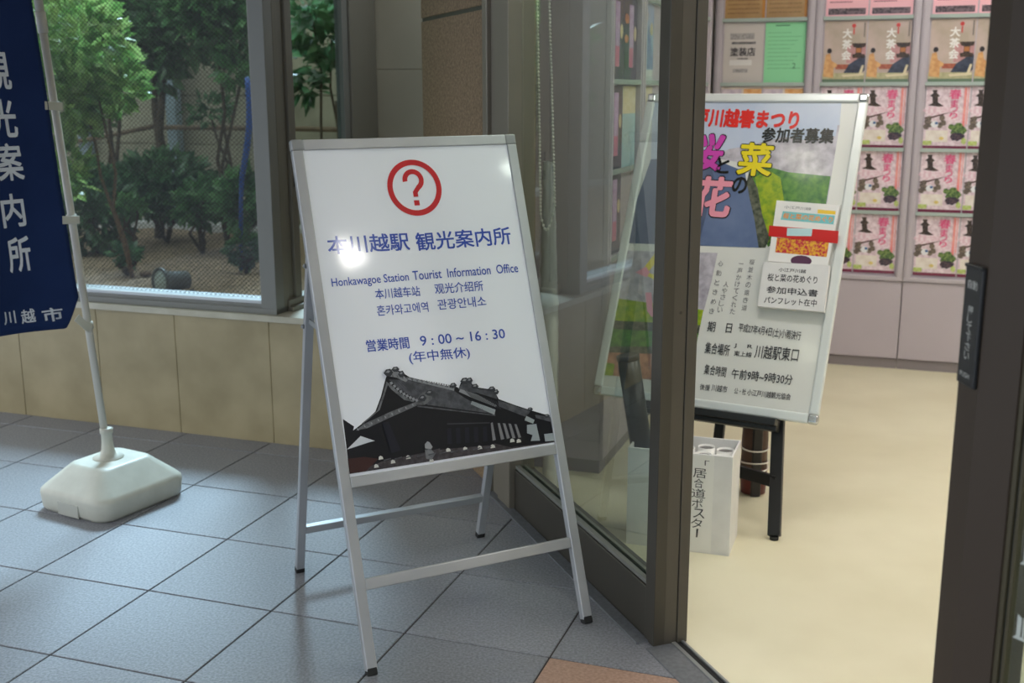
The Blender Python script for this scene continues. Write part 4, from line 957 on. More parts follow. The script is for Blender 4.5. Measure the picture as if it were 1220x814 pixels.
# ================================================================ THE OFFICE
# ---- ceiling lights
def ceiling_light(lab, p, ax, ay, hx, hy, m, strips=((0, 1),), group='office ceiling lights'):
    t = thing('ceiling_light', lab, 'light', p, group)
    T = Matrix.Translation(p) @ Matrix((ax, ay, UP)).transposed().to_4x4()
    g = MB(); g.box(-hx - 0.03, hx + 0.03, -hy - 0.03, hy + 0.03, -0.030, 0.0, T, 0.006); g.build('housing', M['office_ceiling'], t)
    for c, f in strips:
        g = MB(); g.box(-hx, hx, c - hy * f, c + hy * f, -0.038, -0.031, T, 0.002); g.build('diffuser', m, t)
for s_, l_, lab in ((0.30, -1.3, 'long ceiling light above the flyer cabinets'), (1.9, -1.3, 'long ceiling light over the right of the back row'), (2.3, -3.2, 'long ceiling light over the middle of the office')):
    ceiling_light(lab, bp(s_, l_, 2.5), A, L, 0.13, 0.61, M['lamp'])
ceiling_light('added ceiling light that brightens the end panel of the left cabinets', bp(-0.4, -2.8, 2.5), A, L, 0.50, 0.13, M['lamp'])  # unseen lamp added to brighten the end panel behind the glass
ceiling_light('small bright ceiling light nearest the sliding leaf', bp(1.05, -4.44, 2.5), A, L, 0.15, 0.055, M['spot'])
ceiling_light('small bright ceiling light over the doorway', bp(1.04, -3.43, 2.5), A, L, 0.07, 0.05, M['spot'])
ceiling_light('twin strip light on the passage ceiling above the sign', V((-0.31, 2.74, 2.66)), A, L, 0.085, 0.10, M['strip'], ((-0.062, 0.30), (0.062, 0.30)), 'passage ceiling lights')
ceiling_light('twin strip light on the passage ceiling left of the viewer', V((-1.40, 1.28, 2.66)), A, L, 0.085, 0.10, M['strip'], ((-0.062, 0.30), (0.062, 0.30)), 'passage ceiling lights')

# ---- display cabinets: lower cupboard, display board with posts and acrylic ledges
CW = 0.4945
def cabinet(label, T, group):
    t = thing('display_cabinet', label, 'cabinet', T, group)
    B = lambda *a, **k: MB().box(*a, T, **k)
    B(0.001, CW - 0.001, 0.05, 2.3, -0.40, -0.014).build('carcass', M['lilac'], t)
    B(0.001, CW - 0.001, 0.0, 0.05, -0.38, -0.012).build('plinth', M['lilac_dark'], t)
    B(0.004, CW - 0.002, 0.055, 0.452, -0.014, 0.0, bevel=0.002).build('door', M['lilac'], t)
    B(0.001, CW - 0.001, 0.456, 0.478, -0.014, 0.010, bevel=0.002).build('shelf_edge', M['lilac_post'], t)
    for x0 in (0.001, CW - 0.036):
        g = MB(); g.box(x0, x0 + 0.035, 0.478, 2.3, -0.014, 0.008, T, 0.003); g.box(x0 + 0.008, x0 + 0.027, 0.478, 2.3, 0.006, 0.013, T, 0.002)
        g.build('post', M['lilac_post'], t)
    for y in (0.795, 1.106, 1.422, 1.737, 2.05):
        g = MB(); g.box(0.037, CW - 0.037, y - 0.006, y + 0.003, -0.013, 0.008, T, 0.001); g.box(0.037, CW - 0.037, y, y + 0.012, 0.006, 0.008, T, 0)
        g.build('ledge', M['acrylic'], t)
    return t
for k, lab in ((0, 'lilac cabinet with kraft, grey and green notices, behind the festival board'), (1, 'lilac cabinet with pink, tea and spring flyers, just right of the festival board'), (2, 'lilac cabinet with flyers next to the dark sliding leaf, right end of the back row')):
    cabinet(lab, frame(bp(-0.997 + k * CW, 0, 0), A, UP), 'flyer cabinets of the office')
LT0 = -2.07
for k, lab in ((0, 'lilac cabinet nearest the glass front, its plain end panel facing the pane'), (1, 'lilac cabinet of the left row, second from the glass front'), (2, 'lilac cabinet of the left row, third from the glass front'), (3, 'lilac cabinet of the left row, in the far corner')):
    cabinet(lab, frame(bp(-1.005, LT0 + k * CW, 0), L, UP), 'flyer cabinets of the office')

# ---- flyers: A4 sheets; each kind is built once with its print and copied
FW, FH = 0.200, 0.296
def ink(name, rgb, rgb2=None, scale=60):
    k = 'f_' + name
    if k not in M:
        M[k] = mat('flyer_' + name, rgb, 0.22, rgb2=rgb2, scale=scale, detail=5, coat=0.35, lo=0.4, hi=0.6)
    return M[k]
class Flyer:
    def __init__(self, kind, paper):
        self.kind, self.paper, self.items, self.mats, self.texts = kind, paper, [], [], []
        self.proto = None
    def add(self, m, pts):
        if m not in self.mats: self.mats.append(m)
        self.items.append((self.mats.index(m), [(x * FW, y * FH) for x, y in pts])); return self
    def rect(self, m, x0, y0, x1, y1): return self.add(m, [(x0, y0), (x1, y0), (x1, y1), (x0, y1)])
    def blob(self, m, cx_, cy_, rx, ry, n=14, jag=0.25):
        rn = random.Random(int(cx_ * 1000 + cy_ * 77))
        return self.add(m, [(cx_ + rx * (1 - jag * rn.random()) * math.cos(2 * math.pi * k / n), cy_ + ry * (1 - jag * rn.random()) * math.sin(2 * math.pi * k / n)) for k in range(n)])
    def text(self, m, s, x0, y0, x1, y1, bold=0.0, latin=False):
        if m not in self.mats: self.mats.append(m)
        self.texts.append((self.mats.index(m), s, x0 * FW, y0 * FH, x1 * FW, y1 * FH, bold)); return self
    def make(self, T, label, group):
        if self.proto is not None:
            return dup(self.proto, T, label, group)
        t = thing('flyer', label, 'flyer', T, group)
        sh = MB().box(0, FW, 0, FH, 0.0, 0.0008, T).build('sheet', self.paper, t)
        g = MB()
        for k, (mi, pts) in enumerate(self.items):
            g.poly(pts, 0.0009 + 0.00006 * k, T, mi)
        for mi, s, x0, y0, x1, y1, bold in self.texts:
            upright(g, s, x0, x1, y0, y1, 0.0009 + 0.00006 * len(self.items) + 0.0002, T, mi, bold)
        g.build('print', self.mats, t)
        self.proto = t
        return t

spring = Flyer('spring', ink('blush', (232, 206, 214), (206, 176, 186), 40))
spring.rect(ink('mist', (240, 222, 230), (214, 190, 200), 55), 0.0, 0.02, 1, 1)
spring.blob(ink('petal', (226, 190, 204), (244, 226, 234), 80), 0.3, 0.62, 0.36, 0.12).blob(ink('petal', (0, 0, 0)), 0.72, 0.52, 0.24, 0.10)
spring.add(ink('tower', (54, 46, 44), (84, 70, 62), 90), [(0.06, 0.70), (0.16, 0.74), (0.14, 0.84), (0.08, 0.85), (0.16, 0.90), (0.13, 0.95), (0.25, 0.95), (0.24, 0.90), (0.32, 0.85), (0.27, 0.84), (0.28, 0.75), (0.42, 0.69), (0.30, 0.68), (0.2, 0.69)])
spring.add(ink('branch', (88, 62, 58)), [(0.0, 0.51), (0.2, 0.53), (0.42, 0.57), (0.62, 0.60), (0.42, 0.55), (0.2, 0.50), (0.0, 0.485)])
for x, y in ((0.06, 0.44), (0.14, 0.40), (0.10, 0.48), (0.40, 0.50), (0.44, 0.42), (0.05, 0.36), (0.36, 0.38)):
    spring.blob(ink('moss', (92, 82, 74), (130, 116, 104), 90), x, y, 0.075, 0.055)
spring.blob(ink('bluebell', (70, 104, 156)), 0.27, 0.42, 0.05, 0.028).blob(ink('snow', (236, 236, 240)), 0.24, 0.40, 0.10, 0.06).blob(ink('bluebell', (0, 0, 0)), 0.28, 0.415, 0.045, 0.026)
spring.rect(ink('rose_strip', (238, 140, 140), (244, 168, 160), 30), 0.86, 0.36, 0.92, 0.99).rect(ink('rose_strip', (0, 0, 0)), 0.945, 0.40, 0.965, 0.99)
spring.blob(ink('leafage', (56, 84, 48), (128, 150, 84), 100), 0.78, 0.30, 0.22, 0.13, 18, 0.4).blob(ink('dark_plant', (50, 46, 58), (92, 70, 78), 90), 0.76, 0.20, 0.22, 0.08, 18, 0.4).blob(ink('leafage', (0, 0, 0)), 0.62, 0.36, 0.08, 0.05)  # dark printed plants below the green ones
spring.rect(ink('cream_box', (240, 232, 224), (226, 214, 204), 30), 0.05, 0.11, 0.56, 0.30).blob(ink('sunny', (222, 200, 120)), 0.42, 0.17, 0.06, 0.03).rect(ink('fresh', (176, 196, 96), (206, 216, 150), 70), 0.0, 0.06, 0.2, 0.13)
spring.blob(ink('fresh', (0, 0, 0)), 0.93, 0.13, 0.06, 0.06)
spring.rect(ink('maroon', (122, 44, 72)), 0.0, 0.0, 1, 0.05)
for ch, y in (('春', 0.80), ('ま', 0.69), ('つ', 0.595), ('り', 0.49)):
    h_ = 0.16 if ch == '春' else 0.10
    spring.text(ink('brush_pink', (232, 104, 148)), ch, 0.52 if ch == '春' else 0.57, y, 0.80 if ch == '春' else 0.74, y + h_, 0.025)
tea = Flyer('tea', ink('taupe', (196, 176, 164), (180, 160, 150), 6))
tea.rect(ink('dusk', (184, 168, 152), (204, 184, 176), 8), 0, 0.30, 1, 1).rect(ink('tatami', (176, 170, 132), (196, 190, 150), 40), 0, 0.05, 1, 0.16).rect(ink('moss_band', (110, 132, 108)), 0, 0.0, 1, 0.06)
tea.rect(ink('dusty_pink', (206, 158, 158), (190, 140, 140), 40), 0.55, 0.32, 1.0, 0.62).rect(ink('brick', (160, 84, 66), (184, 110, 84), 60), 0.30, 0.22, 0.62, 0.30)
tea.add(ink('kimono', (226, 178, 120), (206, 150, 96), 40), [(0.02, 0.10), (0.26, 0.08), (0.26, 0.24), (0.34, 0.27), (0.33, 0.31), (0.2, 0.36), (0.16, 0.48), (0.06, 0.46), (0.03, 0.3)])
tea.blob(ink('dark_hair', (50, 40, 40)), 0.14, 0.52, 0.06, 0.045, 14, 0.1)
tea.add(ink('slate', (70, 74, 92), (54, 58, 74), 40), [(0.50, 0.16), (0.62, 0.30), (0.88, 0.42), (1.0, 0.44), (1.0, 0.20), (0.9, 0.16)])
tea.add(ink('pagoda', (52, 42, 38), (88, 66, 50), 70), [(0.70, 0.40), (0.98, 0.40), (0.98, 0.46), (0.90, 0.47), (0.90, 0.57), (0.98, 0.58), (1.0, 0.64), (0.66, 0.64), (0.70, 0.58), (0.76, 0.57), (0.76, 0.47), (0.68, 0.46)])
tea.rect(ink('amber', (186, 120, 70)), 0.77, 0.49, 0.89, 0.56).add(ink('ivory', (226, 214, 180)), [(0.84, 0.10), (0.92, 0.12), (0.98, 0.28), (0.93, 0.29)]).add(ink('ivory', (0, 0, 0)), [(0.5, 0.09), (0.98, 0.12), (0.98, 0.155), (0.45, 0.13)])
tea.blob(ink('seal_red', (206, 74, 72)), 0.69, 0.92, 0.05, 0.035, 14, 0.05).rect(ink('seal_red', (0, 0, 0)), 0.68, 0.78, 0.71, 0.88).rect(ink('grey_column', (120, 112, 108)), 0.93, 0.74, 0.96, 0.97)
for ch, y in (('大', 0.72), ('茶', 0.545), ('会', 0.37)):
    tea.text(ink('white_brush', (244, 242, 240)), ch, 0.43, y, 0.66, y + 0.155, 0.035)
pink = Flyer('pink', ink('pink_paper', (248, 190, 200)))
pink.rect(ink('dark_bar', (70, 60, 66), (130, 110, 116), 80), 0.06, 0.03, 0.94, 0.13)
for k in range(9):
    pink.rect(ink('pink_line', (206, 140, 152), (150, 100, 112), 120), 0.08, 0.22 + k * 0.075, 0.62 + 0.25 * ((k * 7) % 5) / 5, 0.24 + k * 0.075)
kraft = Flyer('kraft', ink('kraft_paper', (178, 140, 92), (196, 162, 110), 6))
for k in range(12):
    kraft.rect(ink('kraft_line', (140, 108, 70), (170, 134, 90), 150), 0.07, 0.08 + k * 0.07, 0.86, 0.105 + k * 0.07)
kraft.rect(ink('kraft_edge', (196, 134, 62)), 0.93, 0, 1, 1)
greyn = Flyer('grey', ink('grey_paper', (206, 200, 196)))
greyn.rect(ink('grey_band', (150, 146, 146), (180, 176, 176), 90), 0.16, 0.73, 0.76, 0.83).rect(ink('grey_dark', (84, 82, 84), (140, 138, 138), 110), 0.20, 0.65, 0.80, 0.69)
greyn.text(ink('grey_ink', (72, 70, 74)), '塗装店', 0.17, 0.45, 0.80, 0.60, 0.03)
greyn.rect(ink('grey_dark', (0, 0, 0)), 0.35, 0.40, 0.62, 0.42).rect(ink('white_box', (226, 224, 222)), 0.16, 0.30, 0.72, 0.39).rect(ink('grey_band', (0, 0, 0)), 0.25, 0.18, 0.62, 0.24)
green = Flyer('green', ink('green_paper', (148, 222, 168)))
green.rect(ink('green_dark', (70, 120, 88)), 0.25, 0.94, 0.6, 0.955)
for k in range(10):
    green.rect(ink('green_line', (112, 184, 132), (130, 204, 150), 120), 0.08, 0.24 + k * 0.065, 0.9 - 0.35 * ((k * 3) % 4) / 4, 0.25 + k * 0.065)
green.text(ink('green_dark', (0, 0, 0)), '2', 0.70, 0.24, 0.78, 0.33)
pale = Flyer('pale', ink('pale_paper', (232, 218, 206)))
pale.rect(ink('orange_panel', (226, 160, 96), (240, 196, 140), 30), 0.55, 0.0, 1, 0.97).rect(ink('pale_mauve', (206, 190, 206), (228, 214, 222), 30), 0.0, 0.4, 0.5, 0.97)
night = Flyer('night', ink('night_paper', (70, 70, 92), (104, 92, 112), 30))
night.rect(ink('lilac_strip', (196, 160, 206), (216, 186, 222), 50), 0.40, 0.16, 0.72, 0.92).rect(ink('pink_tip', (222, 128, 160)), 0.42, 0.16, 0.70, 0.40)
night.blob(ink('lantern', (222, 144, 104), (184, 104, 84), 50), 0.2, 0.74, 0.18, 0.07).blob(ink('lantern', (0, 0, 0)), 0.2, 0.5, 0.18, 0.06).blob(ink('cream_spot', (228, 206, 168)), 0.85, 0.58, 0.12, 0.10).blob(ink('dark_spot', (52, 62, 62)), 0.18, 0.24, 0.18, 0.12)
cream = Flyer('cream', ink('sky_paper', (190, 224, 232)))
cream.rect(ink('cream_top', (236, 222, 178), (246, 236, 206), 40), 0.0, 0.66, 1.0, 1.0).rect(ink('sky_line', (170, 204, 214), (200, 230, 236), 100), 0.1, 0.2, 0.9, 0.6)
peak = Flyer('peak', ink('peak_paper', (150, 172, 222), (186, 200, 232), 10))
peak.add(ink('peak_blue', (112, 128, 190), (140, 156, 206), 20), [(0, 0.22), (0.3, 0.55), (0.55, 0.74), (0.8, 0.5), (1, 0.35), (1, 0.16), (0, 0.16)]).rect(ink('peak_foot', (226, 228, 232)), 0.0, 0.0, 1.0, 0.15)
peak.blob(ink('cream_spot', (0, 0, 0)), 0.25, 0.84, 0.25, 0.10).blob(ink('cream_spot', (0, 0, 0)), 0.8, 0.68, 0.15, 0.1)

ROWY = {0: 1.748, 1: 1.431, 2: 1.115, 3: 0.805, 4: 0.489}
XS = (0.046, 0.252)
rowname = {0: 'top row', 1: 'upper row', 2: 'middle row', 3: 'lower row', 4: 'bottom row'}
def back(unit, col, row, fl, label):
    fl.make(frame(bp(-0.997 + unit * CW, 0, 0), A, UP) @ Matrix.Translation((XS[col], ROWY[row], -0.0125)), label, 'flyers in the display cabinets')
def left(unit, col, row, fl, label):
    fl.make(frame(bp(-1.005, LT0 + unit * CW, 0), L, UP) @ Matrix.Translation((XS[col], ROWY[row], -0.0125)), label, 'flyers in the display cabinets')
back(0, 0, 0, kraft, 'kraft brown notice above the grey notice, at the top edge of the photo')
back(0, 1, 0, kraft, 'kraft brown notice above the green notice, at the top edge of the photo')
back(0, 0, 1, greyn, 'pale grey notice with a block of dark lettering, left of the green notice')
back(0, 1, 1, green, 'mint green notice with thin lines of text, right of the grey notice')
back(0, 0, 2, pale, 'pale and orange sheet just under the grey notice, mostly behind the festival board')
back(0, 1, 2, pale, 'pale and orange sheet just under the green notice, mostly behind the festival board')
side = {(1, 0): 'left of the pair next to the festival board', (1, 1): 'right of the pair next to the festival board', (2, 0): 'in the right cabinet beside the dark stile', (2, 1): 'half hidden by the dark stile'}
for u in (1, 2):
    for c in (0, 1):
        back(u, c, 0, pink, 'pink text sheet with dark bar, ' + side[u, c])
        back(u, c, 1, tea, 'brown tea gathering flyer, ' + side[u, c])
        for r_ in (2, 3, 4):
            back(u, c, r_, spring, 'pink spring flyer, ' + rowname[r_] + ', ' + side[u, c])
left(0, 0, 1, night, 'dark lilac-striped flyer, upper row of the left cabinets, nearest the pane')
left(0, 1, 1, night, 'dark lilac-striped flyer, upper row of the left cabinets, second from the pane')
left(1, 0, 1, peak, 'pale blue mountain flyer in the left cabinets, beside the door post')
left(0, 0, 2, night, 'dark lilac-striped flyer in the left cabinets, just left of the cream one')
left(0, 1, 2, cream, 'cream and sky blue flyer in the left cabinets, behind the board edge')
left(1, 0, 2, cream, 'cream and sky blue flyer in the left cabinets, behind the top corner of the board')
left(0, 0, 3, night, 'dark lilac-striped flyer, lowest one in the left cabinets')

# ---- festival board on its easel
BO, BX, BY = V((0.283361, 3.844062, 0.353144)), V((0.870831, -0.491581, 0.000918)), V((0.192546, 0.342811, 0.919460))
BTm = frame(BO, BX, BY)
BZ = BX.cross(BY)
BW, BL = 0.79, 1.12
board = thing('notice_board', 'large white framed festival poster board leaning on the black easel', 'board', BO)
def bevel_bar(g, *a, **k): g.box(*a, BTm, **k)
g = MB()
bevel_bar(g, 0.028, BW - 0.028, 0.028, BL - 0.028, -0.012, -0.003)
sheet = g.build('poster_sheet', M['board_white'], board)
for a in ((0.0, 0.032, 0.03, BL - 0.03), (BW - 0.032, BW, 0.03, BL - 0.03), (0.03, BW - 0.03, 0.0, 0.032), (0.03, BW - 0.03, BL - 0.032, BL)):
    g = MB(); bevel_bar(g, *a, -0.016, 0.006, bevel=0.006, seg=3); g.build('frame_rail', M['board_frame'], board)
for cu, cv in ((0, 0), (BW - 0.033, 0), (0, BL - 0.033), (BW - 0.033, BL - 0.033)):
    g = MB(); bevel_bar(g, cu - 0.001, cu + 0.034, cv - 0.001, cv + 0.034, -0.017, 0.007, bevel=0.010, seg=4); g.build('corner_cap', M['chrome'], board)
keys = ['sky', 'cherry', 'green', 'lime', 'shrub', 'river', 'river2', 'peach', 'yel', 'pnk']
g = MB(); art(g, BOARD_ART, keys, BTm, -0.0029, 0.0001)
g.build('poster_picture', [M['b_' + k] for k in keys], sheet)
keys = ['red', 'blk', 'yel', 'mag', 'pnk', 'txt', 'gry']
for s, x0, y0, x1, y1, x2, y2, k in BOARD_TEXT:
    g = MB()
    if k in ('yel', 'mag', 'pnk'):
        d_ = 0.004
        put_text(g, s, (x0 - d_, y0 - d_), (x1 + d_, y1 - d_), (x2 - d_, y2 + d_), -0.0010, BTm, 1, 0.05)
    put_text(g, s, (x0, y0), (x1, y1), (x2, y2), -0.0007, BTm, keys.index(k), {'red': 0.045, 'yel': 0.03, 'mag': 0.035, 'pnk': 0.035, 'blk': 0.03}.get(k, 0.012))
    g.build('lettering', [M['b_' + k] for k in keys], sheet)
g, last = MB(), None
for s, x0, y0, x1, y1, x2, y2, k in POEM:
    if last is not None and y0 > last + 0.03:
        g.build('lettering', [M['b_' + k] for k in keys], sheet); g = MB()
    last = y0
    put_text(g, s, (x0, y0), (x1, y1), (x2, y2), -0.0007, BTm, keys.index(k))
g.build('lettering', [M['b_' + k] for k in keys], sheet)

ea = thing('easel', 'black wooden three-legged easel holding up the festival board', 'easel', V((0.55, 3.5, 0)))
def bq(u, v, z=0.0): return BTm @ V((u, v, z))
for foot, top in ((V((0.832, 3.372, 0.012)), bq(0.50, 1.0, -0.160)), (V((0.50, 3.74, 0.012)), bq(0.30, 1.0, -0.160))):
    g = MB(); g.bar(foot, top, 0.040, 0.022, BX, 0.002); lg = g.build('front_leg', M['easel'], ea)
    g = MB(); g.tube([foot - UP * 0.012, foot], 0.014, 12); g.build('rubber_foot', M['rubber'], lg)
rf = on_plane(851, 566, V((0, 0, 0)), UP)
g = MB(); g.bar(rf, bq(0.36, 0.95, -0.20), 0.036, 0.022, BX, 0.002); g.build('rear_leg', M['easel'], ea)
lr = lambda f: V((0.832, 3.372, 0.012)).lerp(bq(0.50, 1.0, -0.160), f)
ll = lambda f: V((0.50, 3.74, 0.012)).lerp(bq(0.30, 1.0, -0.160), f)
g = MB(); g.bar(ll(0.125), lr(0.125), 0.040, 0.018, UP, 0.002); g.build('cross_bar', M['easel'], ea)
g = MB(); g.box(0.14, 0.665, -0.026, -0.002, -0.03, 0.040, BTm, 0.003); g.box(0.14, 0.665, -0.040, -0.024, -0.032, 0.012, BTm, 0.003); g.build('tray', M['easel'], ea)

# ---- leaflet pocket taped to the board
lp = thing('leaflet_pocket', 'white cardboard leaflet pocket held on the festival board with red tape', 'leaflet holder', BTm @ Matrix.Translation((0.65, 0.36, 0)))
g = MB()
g.prism([(0.5436, 0.3611), (0.7620, 0.3618), (0.7560, 0.5171), (0.5392, 0.5134)], 0.0072, 0.030, BTm)
pk = g.build('pocket', M['card_box'], lp)
for s, x0, y0, x1, y1, x2, y2, k in LEAF_TEXT:
    g = MB(); put_text(g, s, (x0, y0), (x1, y1), (x2, y2), 0.0304, BTm, 0, 0.018)
    g.build('lettering', M['b_txt'], pk)
g = MB()
g.prism([(0.5387, 0.6052), (0.7690, 0.5940), (0.7660, 0.6360), (0.5348, 0.6414)], 0.0205, 0.0215, BTm)
tp = g.build('tape', M['red_tape'], lp)
g = MB(); g.prism([(0.5997, 0.6092), (0.6813, 0.6132), (0.6803, 0.6385), (0.5969, 0.6360)], 0.0217, 0.0222, BTm); g.build('card', M['pale_card'], lp)
lf = thing('leaflet', 'white festival leaflet with a turquoise title band, standing in the cardboard pocket', 'leaflet', BTm @ Matrix.Translation((0.65, 0.46, 0)))
g = MB()
g.prism([(0.5500, 0.5190), (0.7480, 0.5200), (0.7560, 0.7240), (0.5455, 0.7308)], 0.0085, 0.0200, BTm)
lfm = g.build('sheet', M['paper'], lf)
g = MB()
lm = [ink('turquoise', (120, 196, 200)), ink('orange_ink', (240, 150, 60)), ink('tulip', (200, 50, 70), (236, 180, 60), 130), ink('grey_ink', (72, 70, 74)), ink('sunny_ink', (240, 200, 60)), ink('plum', (96, 60, 86))]
g.poly([(0.5697, 0.6641), (0.7459, 0.6575), (0.7463, 0.6877), (0.5727, 0.6941)], 0.0202, BTm, 0)
g.poly([(0.5699, 0.5507), (0.7404, 0.5462), (0.7409, 0.6000), (0.5672, 0.6020)], 0.0202, BTm, 2)
g.poly([(0.6882, 0.6924), (0.7472, 0.6915), (0.7463, 0.7037), (0.6876, 0.7058)], 0.0202, BTm, 4)
g.poly([(0.66 + 0.035 * math.cos(k * math.pi / 8), 0.528 + 0.018 * math.sin(k * math.pi / 8)) for k in range(16)], 0.0203, BTm, 5)
put_text(g, '桜と菜の花めぐり', (0.575, 0.669), (0.741, 0.663), (0.576, 0.689), 0.0204, BTm, 1, 0.03)
put_text(g, '小江戸川越', (0.575, 0.704), (0.665, 0.701), (0.575, 0.714), 0.0204, BTm, 3)
g.build('print', lm, lfm)

# ---- cardboard box of rolled posters
bx = V((0.3585, 3.342, 0)); be1 = V((0.9463, -0.3233, 0)); be2 = V((0.3233, 0.9463, 0))
XT = Matrix((be1, be2, UP)).transposed().to_4x4(); XT.translation = bx
bw, bd, bh = 0.322, 0.180, 0.318
box = thing('cardboard_box', 'white cardboard box of rolled posters with handwritten lettering on its front', 'box', XT)
g = MB()
g.box(0, bw, 0, bd, 0, 0.006, XT); g.box(0, bw, 0, 0.006, 0.004, bh, XT, 0.001); g.box(0, bw, bd - 0.006, bd, 0.004, bh, XT, 0.001)
g.box(0, 0.006, 0.005, bd - 0.005, 0.004, bh, XT, 0.001); g.box(bw - 0.006, bw, 0.005, bd - 0.005, 0.004, bh, XT, 0.001)
carton = g.build('carton', M['card_box'], box)
XF = frame(bx, be1, UP)
g = MB(); g.box(0.180, 0.266, 0.004, bh - 0.002, 0.0002, 0.0010, XF); lab = g.build('paper_label', M['paper'], box)
g = MB()
upright(g, '「', 0.238, 0.252, 0.284, 0.300, 0.0014, XF)
for k, ch in enumerate('居合道ポスター'):
    y = 0.243 - k * 0.0325
    if ch == 'ー':
        g.poly([(0.220, y + 0.030), (0.226, y + 0.030), (0.224, y + 0.002), (0.219, y + 0.002)], 0.0014, XF)
    else:
        upright(g, ch, 0.204 + 0.004 * math.sin(k * 2), 0.240 + 0.004 * math.cos(k * 3), y, y + 0.030, 0.0014, XF, 0, 0.0)
g.build('lettering', M['ink'], lab)
rolls = [(0.285, 0.045, 'rolled poster at the right front corner of the white box'), (0.226, 0.042, 'rolled poster in the front row of the white box, second from its right corner'), (0.282, 0.125, 'rolled poster in the back row of the white box, at its right corner'),
         (0.222, 0.128, 'rolled poster in the back row of the white box, second from the right'), (0.166, 0.045, 'rolled poster in the front row of the white box, next to the door post'), (0.160, 0.125, 'rolled poster in the back row of the white box, next to the door post')]
for x, y, lb in rolls:
    T = XT @ Matrix.Translation((x, y, 0.0065))
    t = thing('rolled_poster', lb, 'poster', T, 'rolled posters in the white box')
    r_ = 0.027
    g = MB(); hh = 0.296 + random.uniform(-0.008, 0.008)
    g.lathe([(r_, 0), (r_, hh), (r_ - 0.002, hh), (r_ - 0.002, 0.004)], T, 20)
    g.build('paper_roll', M['paper'], t)
    g = MB()
    g.lathe([(r_ - 0.0025, hh - 0.006), (r_ - 0.0035, 0.006), (r_ - 0.010, 0.006), (r_ - 0.008, hh - 0.012), (r_ - 0.010, hh - 0.012), (r_ - 0.012, 0.004)], T, 20)
    g.build('inner_roll', M['roll_inside'], t)
# dark tube leaning out of the box
q0 = XT @ V((0.060, 0.10, 0.012)); q1 = XT @ V((0.0, 0.20, 0.62))
q0 = on_plane(772, 585, bx + be2 * 0.09, be2); q1 = on_plane(748, 424, bx + be2 * 0.09, be2)
tb = thing('poster_tube', 'dark olive poster tube leaning out of the white cardboard box', 'tube', q0)
g = MB(); g.tube([q0, q1], 0.0345, 24); body = g.build('tube_body', M['tube'], tb)
g = MB(); dq = (q1 - q0).normalized(); g.tube([q1 - dq * 0.012, q1 + dq * 0.003], 0.0360, 24); g.build('end_cap', M['easel'], tb)

# ---- bundle, wrapped roll, blind chain
bb = V((0.853, 3.80, 0))
bu = thing('leather_bundle', 'dark red and brown bundle tied with white cords behind the black easel leg', 'bundle', bb)
T = Matrix.Translation(bb)
g = MB()
g.lathe([(0.028, 0.0), (0.043, 0.006), (0.046, 0.05), (0.046, 0.10)], T, 20, 0)
g.lathe([(0.046, 0.10), (0.045, 0.15), (0.046, 0.20), (0.044, 0.25), (0.036, 0.275), (0.0001, 0.28)], T, 20, 1)
g.box(-0.018, 0.018, -0.0475, -0.030, 0.0, 0.262, T, 0.006, 2)
g.build('wrap', [M['bundle_red'], M['bundle_brown'], M['bundle_black']], bu)
for z, dz in ((0.172, 0.004), (0.118, -0.006), (0.100, 0.006)):
    g = MB()
    g.tube([bb + V((0.0485 * math.cos(a / 24 * 2 * math.pi), 0.0515 * math.sin(a / 24 * 2 * math.pi), z + dz * math.sin(a / 24 * 2 * math.pi))) for a in range(25)], 0.0028, 6)
    g.build('cord', M['cord'], bu)
rb = V((0.137, 3.88, 0))
wr = thing('wrapped_roll', 'white roll in crinkled clear plastic standing upright behind the glass front', 'roll', rb)
T = Matrix.Translation(rb) @ Matrix.Rotation(R(-0.6), 4, 'Y')
g = MB(); g.lathe([(0.0255, 0.0), (0.0265, 0.004), (0.0265, 0.62), (0.0001, 0.625)], T, 24); g.build('roll', M['paper'], wr)
g = MB(); b = bmesh.new()
rings = []
for j in range(60):
    z = 0.30 + 0.86 * j / 59
    r0 = 0.031 if z < 0.66 else 0.031 - 0.012 * (z - 0.66) / 0.5
    rings.append([b.verts.new(T @ V(((r0 + 0.006 * noise.noise(V((k * 0.9, z * 26, 0))) ) * math.cos(k / 20 * 2 * math.pi), (r0 + 0.006 * noise.noise(V((k * 0.9, z * 26, 3)))) * math.sin(k / 20 * 2 * math.pi), z))) for k in range(20)])
for j in range(59):
    for k in range(20):
        b.faces.new((rings[j][k], rings[j][(k + 1) % 20], rings[j + 1][(k + 1) % 20], rings[j + 1][k])).smooth = True
g.merge(b); g.build('plastic_wrap', M['wrap'], wr)
cp = dp(0, 0.10)
ch = MB()
pa, pb = on_plane(641, 60, cp, N), on_plane(656, 60, cp, N)
la, lb = on_plane(644, 255, cp, N), on_plane(661, 245, cp, N)
mid = on_plane(651, 275, cp, N)
pts = []
topz = 2.18
def seg(a, b_, n):
    return [a.lerp(b_, k / n) for k in range(n)]
at_ = la + (pa - la) * ((topz - la.z) / (pa.z - la.z)); bt_ = lb + (pb - lb) * ((topz - lb.z) / (pb.z - lb.z))
n1 = int((at_ - la).length / 0.0115)
pts += seg(at_, la, n1)
for k in range(9):
    t = k / 9
    pts.append(la * (1 - t) ** 2 + mid * 2 * t * (1 - t) * 1.0 + lb * t ** 2 - UP * 0.03 * math.sin(math.pi * t))
pts += seg(lb, bt_, n1)
for p in pts:
    b = bmesh.new(); bmesh.ops.create_icosphere(b, subdivisions=1, radius=0.0050); bmesh.ops.translate(b, vec=p, verts=b.verts); ch.merge(b)
ch.tube(pts, 0.0010, 5)
tag(ch.build('blind_chain', M['bead']), 'white beaded blind chain hanging in a loop inside the glass front', 'chain')

